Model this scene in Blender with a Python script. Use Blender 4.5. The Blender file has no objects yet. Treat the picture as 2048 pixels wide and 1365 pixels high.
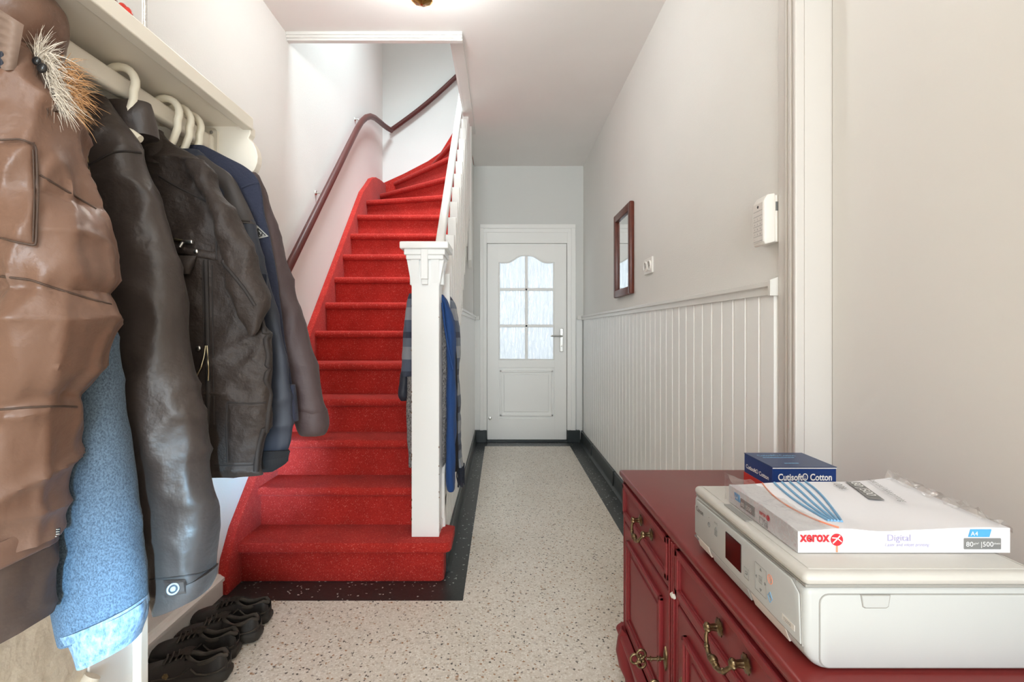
import bpy, bmesh, math, random
from mathutils import Vector, Matrix, noise
R = random.Random(7)
PI = math.pi
scene = bpy.context.scene
COL = scene.collection

# ------------------------------------------------------------------ camera
EYE = 1.14
cam_d = bpy.data.cameras.new('camera')
cam = bpy.data.objects.new('camera', cam_d); COL.objects.link(cam)
cam.location = (0, 0, EYE); cam.rotation_euler = (PI/2, 0, 0)
cam_d.sensor_width = 36.0; cam_d.lens = 36.0*1000/2048
cam_d.shift_x = (1024-1003)/2048; cam_d.shift_y = (662-682.5)/2048
cam_d.clip_start = 0.02
scene.camera = cam
# ------------------------------------------------------------------ light
world = bpy.data.worlds.new('world'); scene.world = world; world.use_nodes = True
bg = world.node_tree.nodes['Background']
bg.inputs[0].default_value = (0.80, 0.90, 1.0, 1); bg.inputs[1].default_value = 0.36

def area_light(name, loc, target, sx, sy, energy, col, spread=PI):
    d = bpy.data.lights.new(name, 'AREA'); d.shape = 'RECTANGLE'; d.size = sx; d.size_y = sy
    d.energy = energy; d.color = col; d.spread = spread
    o = bpy.data.objects.new(name, d); COL.objects.link(o); o.location = loc
    o.rotation_euler = (Vector(target)-Vector(loc)).to_track_quat('-Z', 'Y').to_euler()
    return o
# daylight coming in through the glazed front door behind the camera
area_light('front_door_daylight', (0.0, -3.40, 1.55), (0.0, 3, 1.50), 1.3, 2.2, 54, (0.84, 0.94, 1.0))
# daylight from the upstairs roof window
area_light('roof_window_daylight', (-0.35, 3.1, 5.28), (-0.45, 4.1, 2.6), 0.8, 1.2, 36, (0.80, 0.95, 1.0), math.radians(80))
# daylight of the garden side, behind the glazed inner door
area_light('garden_daylight', (0.25, 6.25, 1.5), (0.25, 5.0, 1.4), 1.6, 2.0, 4.5, (0.97, 0.99, 1.0))
# added narrow blue beam, lights a patch on the denim and charcoal sleeves
area_light('sleeve_patch_beam', (0.70, -2.2, 0.80), (-0.455, 0.70, 0.64), 0.06, 0.40, .8, (0.36, 0.70, 1.0), math.radians(8))
# added fill light behind the camera for side walls and ceiling, no fitting
vl_ = bpy.data.lights.new('unseen_fill_light', 'POINT'); vl_.energy = 4; vl_.color = (1.0, .99, .98); vl_.shadow_soft_size = .16
vo_ = bpy.data.objects.new('unseen_fill_light', vl_); COL.objects.link(vo_); vo_.location = (0.05, -.5, 2.2)
vs = scene.view_settings
vs.view_transform = 'Standard'; vs.look = 'None'; vs.gamma = 1.0; vs.use_curve_mapping = False
vs.exposure = 1.30
scene.cycles.max_bounces = 9; scene.cycles.diffuse_bounces = 7; scene.cycles.transparent_max_bounces = 12
scene.cycles.caustics_reflective = False; scene.cycles.caustics_refractive = False

# ------------------------------------------------------------------ materials
def lin(c):
    return tuple(((v/255)/12.92 if v/255 <= 0.04045 else ((v/255+0.055)/1.055)**2.4) for v in c)
def mat(name, rgb, rough=0.5, metal=0.0, bump=None, var=None, spec=0.5, sheen=0.0, coat=0.0, trans=0.0, alpha=1.0, aniso=None, ior=1.45):
    """bump=(scale,strength,dist[,detail]) ; var=(scale,amount) brightness variation of the paint or cloth itself"""
    m = bpy.data.materials.new(name); m.use_nodes = True
    nt = m.node_tree; b = nt.nodes['Principled BSDF']; L = nt.links
    c = (*lin(rgb), 1)
    b.inputs['Base Color'].default_value = c
    b.inputs['Roughness'].default_value = rough; b.inputs['Metallic'].default_value = metal
    b.inputs['Specular IOR Level'].default_value = spec; b.inputs['IOR'].default_value = ior
    b.inputs['Sheen Weight'].default_value = sheen; b.inputs['Coat Weight'].default_value = coat
    b.inputs['Transmission Weight'].default_value = trans; b.inputs['Alpha'].default_value = alpha
    tc = None
    if bump or var:
        tc = nt.nodes.new('ShaderNodeTexCoord')
    if bump:
        n = nt.nodes.new('ShaderNodeTexNoise'); n.inputs['Scale'].default_value = bump[0]
        n.inputs['Detail'].default_value = bump[3] if len(bump) > 3 else 3
        L.new(tc.outputs['Object'], n.inputs['Vector'])
        bp = nt.nodes.new('ShaderNodeBump'); bp.inputs['Strength'].default_value = bump[1]; bp.inputs['Distance'].default_value = bump[2]
        L.new(n.outputs['Fac'], bp.inputs['Height']); L.new(bp.outputs['Normal'], b.inputs['Normal'])
    if var:
        n = nt.nodes.new('ShaderNodeTexNoise'); n.inputs['Scale'].default_value = var[0]; n.inputs['Detail'].default_value = 4
        L.new(tc.outputs['Object'], n.inputs['Vector'])
        r = nt.nodes.new('ShaderNodeValToRGB'); a = var[1]
        r.color_ramp.elements[0].position = .3; r.color_ramp.elements[1].position = .7
        r.color_ramp.elements[0].color = tuple(v*(1-a) for v in c[:3])+(1,)
        r.color_ramp.elements[1].color = tuple(min(1, v*(1+a)) for v in c[:3])+(1,)
        L.new(n.outputs['Fac'], r.inputs['Fac']); L.new(r.outputs['Color'], b.inputs['Base Color'])
    return m
M = {}
M['wall'] = mat('wall_plaster', (230, 228, 224), .85, bump=(170, .22, .004), var=(1.3, .02))
M['wall_up'] = mat('stair_wall_plaster', (222, 222, 219), .85, bump=(170, .22, .004))
M['rough_wall'] = mat('rough_plaster', (214, 203, 186), .9, bump=(30, .5, .012, 6), var=(6, .12))
M['ceil'] = mat('ceiling_paint', (240, 236, 233), .9, bump=(3.5, .2, .01, 5), var=(2.0, .02))
M['white'] = mat('white_gloss_paint', (226, 224, 220), .32, bump=(60, .05, .002))
M['plank'] = mat('panelling_paint', (243, 243, 241), .42)
M['doorw'] = mat('door_paint', (247, 246, 243), .35, bump=(40, .04, .002))
M['post'] = mat('newel_paint', (240, 240, 239), .3, bump=(30, .06, .003))
M['cream'] = mat('cream_rack_paint', (238, 231, 219), .4, bump=(30, .04, .002))
M['hook'] = mat('ivory_plastic', (240, 232, 214), .35)
M['smoothwall'] = mat('smooth_door_paint', (228, 225, 221), .5, bump=(8, .05, .004))
M['jamb'] = mat('jamb_paint', (212, 207, 202), .45)
M['black'] = mat('black_skirting', (38, 45, 46), .35, bump=(80, .08, .002))
M['rail'] = mat('maroon_handrail', (86, 42, 38), .4)
M['brass'] = mat('antique_brass', (128, 110, 82), .38, metal=1.0, var=(120, .4))
M['lampbrass'] = mat('lamp_brass', (176, 128, 70), .25, metal=1.0)
M['steel'] = mat('satin_steel', (205, 203, 198), .28, metal=1.0)
M['mirrorglass'] = mat('mirror_glass', (235, 237, 236), .02, metal=1.0)
M['mahogany'] = mat('mahogany', (98, 46, 32), .35, var=(30, .15))
M['switch'] = mat('switch_plastic', (236, 232, 226), .35)
M['dark'] = mat('dark_print', (62, 60, 60), .5)
M['keygrey'] = mat('keypad_plastic', (224, 219, 214), .45)
M['cab'] = mat('oxblood_paint', (126, 36, 40), .42, bump=(25, .06, .003), var=(4, .06))
M['cabtop'] = mat('oxblood_top', (118, 38, 36), .33, bump=(15, .05, .003), var=(5, .06))
M['chip'] = mat('bare_filler', (235, 232, 226), .8)
M['printer'] = mat('printer_shell', (186, 188, 188), .38)
M['printerlid'] = mat('printer_lid', (198, 195, 190), .5, bump=(300, .1, .001), var=(9, .025))
M['groove'] = mat('shadow_gap', (150, 148, 144), .7)
M['screen'] = mat('screen_glass', (40, 12, 10), .12, coat=.3)
M['grey'] = mat('grey_print', (128, 128, 128), .5)
M['paper'] = mat('paper_white', (226, 225, 230), .6, bump=(8, .05, .003))
M['paperside'] = mat('paper_edge', (228, 228, 240), .65)
M['xred'] = mat('red_print', (200, 40, 52), .5)
M['orange'] = mat('orange_print', (238, 150, 120), .5)
M['lblue'] = mat('blue_print', (84, 166, 222), .5)
M['stripeblue'] = mat('stripe_blue', (120, 168, 205), .5)
M['lav'] = mat('lavender_print', (172, 168, 208), .5)
M['boxblue'] = mat('carton_blue', (22, 58, 124), .35)
M['boxtop'] = mat('carton_top', (52, 68, 106), .4)
M['boxred'] = mat('carton_red', (205, 48, 40), .4)
M['whitep'] = mat('white_print', (245, 245, 245), .5)
M['shoe'] = mat('black_shoe_leather', (40, 37, 35), .5, bump=(60, .25, .004), var=(12, .25))
M['suede'] = mat('worn_suede', (66, 60, 54), .85, bump=(160, .4, .004), var=(20, .3))
M['sole'] = mat('rubber_sole', (52, 48, 44), .7, bump=(60, .2, .003))
M['lining'] = mat('shoe_lining', (30, 27, 25), .9)
M['redorn'] = mat('red_gloss', (196, 44, 30), .2)
M['nylon_brown'] = mat('brown_nylon', (114, 85, 70), .35, bump=(34, .32, .008, 6), sheen=.03)
M['nylon_lining'] = mat('collar_lining', (176, 152, 138), .45, bump=(14, .3, .01, 5))
M['darkbrown'] = mat('dark_brown_cloth', (74, 56, 46), .6, bump=(14, .4, .012, 5), sheen=.02)
M['nylon_black'] = mat('charcoal_nylon', (60, 51, 47), .40, bump=(12, .6, .014, 5), sheen=.04, var=(5, .12))
M['cotton_dark'] = mat('dark_cotton', (47, 37, 32), .62, bump=(20, .7, .016, 6), sheen=.03, var=(6, .12))
M['seam'] = mat('dark_seam', (44, 38, 36), .75)
M['navy'] = mat('navy_softshell', (38, 42, 54), .55, bump=(12, .3, .01, 4), sheen=.03)
M['taupe'] = mat('taupe_yoke', (54, 48, 46), .6, bump=(12, .3, .01, 4), sheen=.03)
M['rib'] = mat('black_rib_knit', (28, 27, 29), .9)
M['fleece'] = mat('navy_fleece', (38, 42, 60), .9, bump=(220, .4, .004, 3), sheen=.06)
M['plum'] = mat('plum_brown_cotton', (66, 52, 53), .6, bump=(14, .6, .014, 5), sheen=.03)
M['bluecloth'] = mat('royal_blue_fleece', (28, 64, 118), .85, bump=(140, .2, .004), sheen=.04)
M['patch'] = mat('silver_badge', (150, 148, 144), .5)
M['studdark'] = mat('dull_stud', (120, 124, 130), .45, metal=.7)
M['gold'] = mat('zip_metal', (196, 182, 150), .3, metal=1.0)
M['stud'] = mat('stud_metal', (205, 202, 198), .3, metal=1.0)
M['fur_pale'] = mat('pale_fur', (214, 204, 190), .6)
M['fur_tan'] = mat('tan_fur', (172, 128, 86), .6)
M['fur_dark'] = mat('dark_fur', (70, 52, 40), .7)
M['button'] = mat('black_button', (28, 28, 30), .15)
M['label_t'] = mat('label_thread', (210, 205, 196), .7)
M['bulbglass'] = mat('frosted_lamp_glass', (255, 246, 226), .3)
b_ = M['bulbglass'].node_tree.nodes['Principled BSDF']; b_.inputs['Emission Color'].default_value = (1, .86, .62, 1); b_.inputs['Emission Strength'].default_value = 1.1

def nodes(name):
    m = bpy.data.materials.new(name); m.use_nodes = True
    return m, m.node_tree, m.node_tree.nodes['Principled BSDF']
def ramp(nt, stops, interp='LINEAR'):
    r = nt.nodes.new('ShaderNodeValToRGB'); e = r.color_ramp; e.interpolation = interp
    while len(e.elements) > 1: e.elements.remove(e.elements[-1])
    e.elements[0].position = stops[0][0]; e.elements[0].color = (*stops[0][1], 1)
    for p, c in stops[1:]:
        x = e.elements.new(p); x.color = (*c, 1)
    return r
def terrazzo(name, stops, scale, rough, joint):
    m, nt, b = nodes(name); L = nt.links
    tc = nt.nodes.new('ShaderNodeTexCoord')
    v = nt.nodes.new('ShaderNodeTexVoronoi'); v.inputs['Scale'].default_value = scale; v.inputs['Randomness'].default_value = 1
    L.new(tc.outputs['Object'], v.inputs['Vector'])
    s = nt.nodes.new('ShaderNodeSeparateColor'); L.new(v.outputs['Color'], s.inputs['Color'])
    r = ramp(nt, stops, 'CONSTANT'); L.new(s.outputs[0], r.inputs['Fac'])
    v2 = nt.nodes.new('ShaderNodeTexVoronoi'); v2.feature = 'DISTANCE_TO_EDGE'; v2.inputs['Scale'].default_value = scale
    L.new(tc.outputs['Object'], v2.inputs['Vector'])
    r2 = ramp(nt, [(0.0, (1, 1, 1)), (0.05, (1, 1, 1)), (0.12, (0, 0, 0))]); L.new(v2.outputs['Distance'], r2.inputs['Fac'])
    mx = nt.nodes.new('ShaderNodeMix'); mx.data_type = 'RGBA'
    L.new(r2.outputs['Color'], mx.inputs[0]); L.new(r.outputs['Color'], mx.inputs[6]); mx.inputs[7].default_value = (*joint, 1)
    n = nt.nodes.new('ShaderNodeTexNoise'); n.inputs['Scale'].default_value = 1.6; n.inputs['Detail'].default_value = 3
    L.new(tc.outputs['Object'], n.inputs['Vector'])
    r3 = ramp(nt, [(.3, (.88, .87, .85)), (.7, (1, 1, 1))]); L.new(n.outputs['Fac'], r3.inputs['Fac'])
    mm = nt.nodes.new('ShaderNodeMix'); mm.data_type = 'RGBA'; mm.blend_type = 'MULTIPLY'; mm.inputs[0].default_value = 1
    L.new(mx.outputs[2], mm.inputs[6]); L.new(r3.outputs['Color'], mm.inputs[7])
    L.new(mm.outputs[2], b.inputs['Base Color'])
    b.inputs['Roughness'].default_value = rough
    return m
M['terrazzo'] = terrazzo('pale_terrazzo', [(0, lin((228, 220, 208))), (.22, lin((240, 235, 226))), (.5, lin((216, 207, 194))), (.66, lin((233, 226, 216))), (.82, lin((192, 178, 160))), (.88, lin((92, 84, 76))), (.92, lin((170, 128, 92))), (.95, lin((206, 198, 188)))], 130, .38, lin((222, 213, 200)))
M['blackterrazzo'] = terrazzo('black_terrazzo', [(0, lin((38, 42, 42))), (.4, lin((46, 50, 50))), (.8, lin((34, 38, 38))), (.965, lin((190, 196, 192)))], 120, .3, lin((40, 44, 44)))

def carpet():
    m, nt, b = nodes('red_carpet'); L = nt.links
    tc = nt.nodes.new('ShaderNodeTexCoord')
    v = nt.nodes.new('ShaderNodeTexVoronoi'); v.inputs['Scale'].default_value = 300; L.new(tc.outputs['Object'], v.inputs['Vector'])
    s = nt.nodes.new('ShaderNodeSeparateColor'); L.new(v.outputs['Color'], s.inputs['Color'])
    r = ramp(nt, [(0, lin((174, 46, 40))), (.35, lin((184, 53, 45))), (.7, lin((164, 40, 36))), (.95, lin((200, 92, 80)))], 'CONSTANT')
    L.new(s.outputs[0], r.inputs['Fac'])
    n = nt.nodes.new('ShaderNodeTexNoise'); n.inputs['Scale'].default_value = 7; n.inputs['Detail'].default_value = 5; L.new(tc.outputs['Object'], n.inputs['Vector'])
    r3 = ramp(nt, [(.3, (.84, .84, .84)), (.7, (1.06, 1.06, 1.06))]); L.new(n.outputs['Fac'], r3.inputs['Fac'])
    mm = nt.nodes.new('ShaderNodeMix'); mm.data_type = 'RGBA'; mm.blend_type = 'MULTIPLY'; mm.inputs[0].default_value = 1
    L.new(r.outputs['Color'], mm.inputs[6]); L.new(r3.outputs['Color'], mm.inputs[7]); L.new(mm.outputs[2], b.inputs['Base Color'])
    bp = nt.nodes.new('ShaderNodeBump'); bp.inputs['Strength'].default_value = .35; bp.inputs['Distance'].default_value = .004
    L.new(v.outputs['Distance'], bp.inputs['Height']); L.new(bp.outputs['Normal'], b.inputs['Normal'])
    b.inputs['Roughness'].default_value = .95; b.inputs['Sheen Weight'].default_value = .06; b.inputs['Specular IOR Level'].default_value = .1
    return m
M['carpet'] = carpet()

def two_noise(name, c1, c2, scale, rough, stretch=(1, 1, 1), lo=.4, hi=.6, bump=.3, sheen=.02):
    m, nt, b = nodes(name); L = nt.links
    tc = nt.nodes.new('ShaderNodeTexCoord'); mp = nt.nodes.new('ShaderNodeMapping'); mp.inputs['Scale'].default_value = stretch
    L.new(tc.outputs['Object'], mp.inputs['Vector'])
    n = nt.nodes.new('ShaderNodeTexNoise'); n.inputs['Scale'].default_value = scale; n.inputs['Detail'].default_value = 6; n.inputs['Roughness'].default_value = .7
    L.new(mp.outputs['Vector'], n.inputs['Vector'])
    r = ramp(nt, [(lo, lin(c1)), (hi, lin(c2))]); L.new(n.outputs['Fac'], r.inputs['Fac']); L.new(r.outputs['Color'], b.inputs['Base Color'])
    bp = nt.nodes.new('ShaderNodeBump'); bp.inputs['Strength'].default_value = bump; bp.inputs['Distance'].default_value = .003
    L.new(n.outputs['Fac'], bp.inputs['Height']); L.new(bp.outputs['Normal'], b.inputs['Normal'])
    b.inputs['Roughness'].default_value = rough; b.inputs['Sheen Weight'].default_value = sheen
    return m
M['denim'] = two_noise('blue_denim', (56, 71, 86), (98, 117, 135), 560, .85, (1, 1, .7), .38, .62)
M['denimseam'] = two_noise('faded_denim', (74, 98, 124), (150, 170, 190), 160, .85, (1, 1, .5), .35, .65)
M['greyknit'] = two_noise('grey_boucle', (62, 58, 58), (158, 154, 152), 220, .95, (1, 1, .5), .38, .62, .6)
M['glitter'] = two_noise('glitter_knit', (30, 26, 22), (176, 152, 110), 330, .45, (1, 1, .4), .45, .62, .5)

def plaid():
    m, nt, b = nodes('grey_blue_plaid'); L = nt.links
    tc = nt.nodes.new('ShaderNodeTexCoord'); sp = nt.nodes.new('ShaderNodeSeparateXYZ'); L.new(tc.outputs['Object'], sp.inputs['Vector'])
    def band(out, sc, off):
        a = nt.nodes.new('ShaderNodeMath'); a.operation = 'MULTIPLY_ADD'; a.inputs[1].default_value = sc; a.inputs[2].default_value = off; L.new(out, a.inputs[0])
        f = nt.nodes.new('ShaderNodeMath'); f.operation = 'FRACT'; L.new(a.outputs[0], f.inputs[0]); return f.outputs[0]
    r1 = ramp(nt, [(0, lin((92, 100, 116))), (.3, lin((150, 152, 156))), (.62, lin((112, 118, 130))), (.84, lin((62, 68, 84)))], 'CONSTANT')
    L.new(band(sp.outputs['Z'], 5.2, .1), r1.inputs['Fac'])
    r2 = ramp(nt, [(0, (.8, .82, .86)), (.45, (1.05, 1.05, 1.02)), (.75, (.62, .65, .72))], 'CONSTANT')
    L.new(band(sp.outputs['Y'], 9, .35), r2.inputs['Fac'])
    mm = nt.nodes.new('ShaderNodeMix'); mm.data_type = 'RGBA'; mm.blend_type = 'MULTIPLY'; mm.inputs[0].default_value = 1
    L.new(r1.outputs['Color'], mm.inputs[6]); L.new(r2.outputs['Color'], mm.inputs[7]); L.new(mm.outputs[2], b.inputs['Base Color'])
    n = nt.nodes.new('ShaderNodeTexNoise'); n.inputs['Scale'].default_value = 260; L.new(tc.outputs['Object'], n.inputs['Vector'])
    bp = nt.nodes.new('ShaderNodeBump'); bp.inputs['Strength'].default_value = .4; bp.inputs['Distance'].default_value = .003
    L.new(n.outputs['Fac'], bp.inputs['Height']); L.new(bp.outputs['Normal'], b.inputs['Normal'])
    b.inputs['Roughness'].default_value = .95; b.inputs['Sheen Weight'].default_value = .05
    return m
M['plaid'] = plaid()

def pane_mat():
    m, nt, b = nodes('figured_glass'); L = nt.links
    out = nt.nodes['Material Output']
    tc = nt.nodes.new('ShaderNodeTexCoord'); mp = nt.nodes.new('ShaderNodeMapping'); mp.inputs['Scale'].default_value = (1, 1, .16)
    L.new(tc.outputs['Object'], mp.inputs['Vector'])
    n = nt.nodes.new('ShaderNodeTexNoise'); n.inputs['Scale'].default_value = 38; n.inputs['Detail'].default_value = 3; n.inputs['Distortion'].default_value = .8
    L.new(mp.outputs['Vector'], n.inputs['Vector'])
    bp = nt.nodes.new('ShaderNodeBump'); bp.inputs['Strength'].default_value = .9; bp.inputs['Distance'].default_value = .02
    L.new(n.outputs['Fac'], bp.inputs['Height'])
    t = nt.nodes.new('ShaderNodeBsdfTranslucent'); t.inputs[0].default_value = (.93, .95, .96, 1); L.new(bp.outputs['Normal'], t.inputs['Normal'])
    g = nt.nodes.new('ShaderNodeBsdfGlossy'); g.inputs['Roughness'].default_value = .15; L.new(bp.outputs['Normal'], g.inputs['Normal'])
    mx = nt.nodes.new('ShaderNodeMixShader'); mx.inputs[0].default_value = .08
    L.new(t.outputs[0], mx.inputs[1]); L.new(g.outputs[0], mx.inputs[2]); L.new(mx.outputs[0], out.inputs['Surface'])
    nt.nodes.remove(b)
    return m
M['pane'] = pane_mat()
def film_mat(name, a, rough):
    m, nt, b = nodes(name); L = nt.links; out = nt.nodes['Material Output']
    t = nt.nodes.new('ShaderNodeBsdfTransparent'); g = nt.nodes.new('ShaderNodeBsdfGlossy'); g.inputs['Roughness'].default_value = rough
    tc = nt.nodes.new('ShaderNodeTexCoord'); n = nt.nodes.new('ShaderNodeTexNoise'); n.inputs['Scale'].default_value = 45; n.inputs['Detail'].default_value = 4
    L.new(tc.outputs['Object'], n.inputs['Vector']); bp = nt.nodes.new('ShaderNodeBump'); bp.inputs['Strength'].default_value = .6; bp.inputs['Distance'].default_value = .01
    L.new(n.outputs['Fac'], bp.inputs['Height']); L.new(bp.outputs['Normal'], g.inputs['Normal'])
    mx = nt.nodes.new('ShaderNodeMixShader'); mx.inputs[0].default_value = a
    L.new(t.outputs[0], mx.inputs[1]); L.new(g.outputs[0], mx.inputs[2]); L.new(mx.outputs[0], out.inputs['Surface']); nt.nodes.remove(b)
    return m
M['film'] = film_mat('clear_film', .30, .22)
M['clear'] = film_mat('clear_tube', .45, .1)

# ------------------------------------------------------------------ helpers
def new(): return bmesh.new()
def box(bm, x0, x1, y0, y1, z0, z1, bev=0.0, seg=2):
    r = bmesh.ops.create_cube(bm, size=1.0)
    vs_ = r['verts']
    for v in vs_:
        v.co = Vector(((x0+x1)/2+v.co.x*(x1-x0), (y0+y1)/2+v.co.y*(y1-y0), (z0+z1)/2+v.co.z*(z1-z0)))
    if bev > 0:
        es = list({e for v in vs_ for e in v.link_edges})
        bmesh.ops.bevel(bm, geom=es, offset=bev, segments=seg, profile=.5, affect='EDGES')
def prism(bm, pts, axis, a0, a1, bev=0.0, seg=2):
    """polygon pts (u,v) extruded along axis from a0 to a1. axis x: (y,z); y: (x,z); z: (x,y)"""
    def P(u, v, a):
        return {'x': (a, u, v), 'y': (u, a, v), 'z': (u, v, a)}[axis]
    A = [bm.verts.new(P(u, v, a0)) for u, v in pts]; B = [bm.verts.new(P(u, v, a1)) for u, v in pts]
    n = len(pts); fs = [bm.faces.new(A[::-1]), bm.faces.new(B)]
    for i in range(n): fs.append(bm.faces.new((A[i], A[(i+1) % n], B[(i+1) % n], B[i])))
    bmesh.ops.recalc_face_normals(bm, faces=fs)
    if bev > 0:
        es = list({e for f in fs for e in f.edges})
        bmesh.ops.bevel(bm, geom=es, offset=bev, segments=seg, profile=.5, affect='EDGES', clamp_overlap=True)
def tube(bm, path, rad, n=10, cap=True, flat=1.0):
    """tube along a polyline; rad a number or list"""
    P = [Vector(p) for p in path]; rings = []
    up0 = None
    for i, p in enumerate(P):
        t = (P[min(i+1, len(P)-1)]-P[max(i-1, 0)]).normalized()
        ref = up0 if up0 is not None else (Vector((0, 0, 1)) if abs(t.z) < .9 else Vector((0, 1, 0)))
        s = t.cross(ref)
        if s.length < 1e-5: s = t.cross(Vector((1, 0, 0)))
        s.normalize(); u = s.cross(t).normalized(); up0 = u
        r = rad[i] if isinstance(rad, (list, tuple)) else rad
        rings.append([bm.verts.new(p+s*math.cos(2*PI*k/n)*r*flat+u*math.sin(2*PI*k/n)*r) for k in range(n)])
    for a, b in zip(rings, rings[1:]):
        for k in range(n): bm.faces.new((a[k], a[(k+1) % n], b[(k+1) % n], b[k]))
    if cap: bm.faces.new(rings[0][::-1]); bm.faces.new(rings[-1])
def lathe(bm, prof, n=20, M4=Matrix.Identity(4), wob=None):
    rings = []
    for r, z in prof:
        rings.append([bm.verts.new(M4 @ Vector(((r*(1+(wob[1]*math.cos(wob[0]*2*PI*k/n) if wob else 0)))*math.cos(2*PI*k/n), (r*(1+(wob[1]*math.cos(wob[0]*2*PI*k/n) if wob else 0)))*math.sin(2*PI*k/n), z))) for k in range(n)])
    for a, b in zip(rings, rings[1:]):
        for k in range(n): bm.faces.new((a[k], a[(k+1) % n], b[(k+1) % n], b[k]))
    bm.faces.new(rings[0][::-1]); bm.faces.new(rings[-1])
def ball(bm, c, r, sx=1, sy=1, sz=1, u=12, v=8):
    bmesh.ops.create_uvsphere(bm, u_segments=u, v_segments=v, radius=1, matrix=Matrix.Translation(c) @ Matrix.Diagonal((r*sx, r*sy, r*sz, 1)))
def mesh_of(name, bm, m, smooth=None):
    bmesh.ops.recalc_face_normals(bm, faces=bm.faces[:])
    me = bpy.data.meshes.new(name); bm.to_mesh(me); bm.free()
    if m is not None: me.materials.append(M[m])
    if smooth is not None:
        me.polygons.foreach_set('use_smooth', [True]*len(me.polygons))
        me.set_sharp_from_angle(angle=math.radians(smooth))
    return me
def obj(name, bm, m, parent=None, smooth=None):
    me = mesh_of(name, bm, m, smooth)
    o = bpy.data.objects.new(name, me); COL.objects.link(o)
    if parent is not None: adopt(o, parent)
    return o
def adopt(o, parent):
    o.parent = parent
    w = Matrix.Translation(parent.location) if parent.parent is None else Matrix.Identity(4)
    # parts are built in world coordinates
    o.matrix_parent_inverse = w.inverted()
def copy_part(src, parent, delta):
    c = src.copy(); COL.objects.link(c); c.parent = parent; c.matrix_parent_inverse = src.matrix_parent_inverse.copy()
    c.location = Vector(src.location)+Vector(delta); return c
def tag(o, label, cat, group=None, kind=None):
    o['label'] = label; o['category'] = cat
    if group: o['group'] = group
    if kind: o['kind'] = kind
    return o
def thing(name, label, cat, loc=(0, 0, 0), group=None, kind=None):
    o = bpy.data.objects.new(name, None); COL.objects.link(o); o.location = loc; o.empty_display_size = .05
    return tag(o, label, cat, group, kind)
def struct(name, bm, m, label, cat, smooth=None):
    return tag(obj(name, bm, m, None, smooth), label, cat, None, 'structure')
def text(name, body, m, parent, o, right, up, size, width=None, align='LEFT', shear=0, bold=0.0, spacing=1.0):
    cu = bpy.data.curves.new('t', 'FONT'); cu.body = body; cu.size = size; cu.align_x = align; cu.shear = shear; cu.offset = bold
    cu.resolution_u = 3; cu.space_character = spacing
    t = bpy.data.objects.new('t', cu); COL.objects.link(t)
    dg = bpy.context.evaluated_depsgraph_get(); dg.update()
    me = bpy.data.meshes.new_from_object(t.evaluated_get(dg)); bpy.data.objects.remove(t)
    r = Vector(right).normalized(); u = Vector(up).normalized(); n = r.cross(u)
    mx = Matrix((( r.x, u.x, n.x, o[0]), (r.y, u.y, n.y, o[1]), (r.z, u.z, n.z, o[2]), (0, 0, 0, 1)))
    if width:
        xs = [v.co.x for v in me.vertices]; w = max(xs)-min(xs)
        for v in me.vertices: v.co.x *= width/w
    me.transform(mx); me.materials.clear(); me.materials.append(M[m])
    ob = bpy.data.objects.new(name, me); COL.objects.link(ob); adopt(ob, parent); return ob
def px(x, y, Y):
    """a point seen at photo pixel (x,y) at the depth Y of its object"""
    return Vector(((x-1003)/1000*Y, Y, EYE-(y-662)/1000*Y))

# ================================================================== setting
CEIL = 2.83; XR = .84; XL = -1.22; YB = 5.13; XP = -.285
bm = new(); box(bm, -1.35, 1.2, -3.65, 5.30, -.1, 0)
floor = struct('floor', bm, 'terrazzo', 'pale speckled terrazzo floor of the hallway', 'floor')
def border(x0, x1, y0, y1):
    bm = new(); box(bm, x0, x1, y0, y1, -.005, .0015); return obj('border_strip', bm, 'blackterrazzo', floor)
border(.675, XR, 1.0, YB); border(-.163, .675, 4.935, YB+.02); border(XP-.02, -.163, 2.11, YB); border(XL, XP-.02, 2.11, 2.40)
border(XL, -1.14, 1.12, 2.11)

# ceiling with the stair opening
bm = new(); box(bm, -1.35, 1.2, -3.65, 2.85, CEIL, 3.03); box(bm, -.28, .95, 2.85, 5.25, CEIL, 3.03)
ceiling = struct('ceiling', bm, 'ceil', 'off-white plastered ceiling with the stair opening', 'ceiling')
bm = new()   # moulding along the front edge of the opening
for k, (z0, z1, d) in enumerate(((CEIL-.016, CEIL+.002, .030), (CEIL-.030, CEIL-.014, .022), (CEIL-.042, CEIL-.028, .014))):
    box(bm, XL, -.222, 2.85-d, 2.868, z0, z1, .003)
struct('trim_1', bm, 'white', 'white moulding along the front of the stair opening in the ceiling', 'trim')
bm = new(); box(bm, -.285, -.222, 2.85, 4.27, CEIL-.012, CEIL+.004, .003); box(bm, -.300, -.278, 2.85, 4.27, CEIL-.012, 3.05, .003)
struct('trim_2', bm, 'white', 'flat white lining board along the right edge of the stair opening', 'trim')
bm = new(); box(bm, XL, -.28, 2.83, 2.868, CEIL, 3.05)
struct('trim_3', bm, 'white', 'white lining on the inside front of the stair opening', 'trim')

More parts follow.
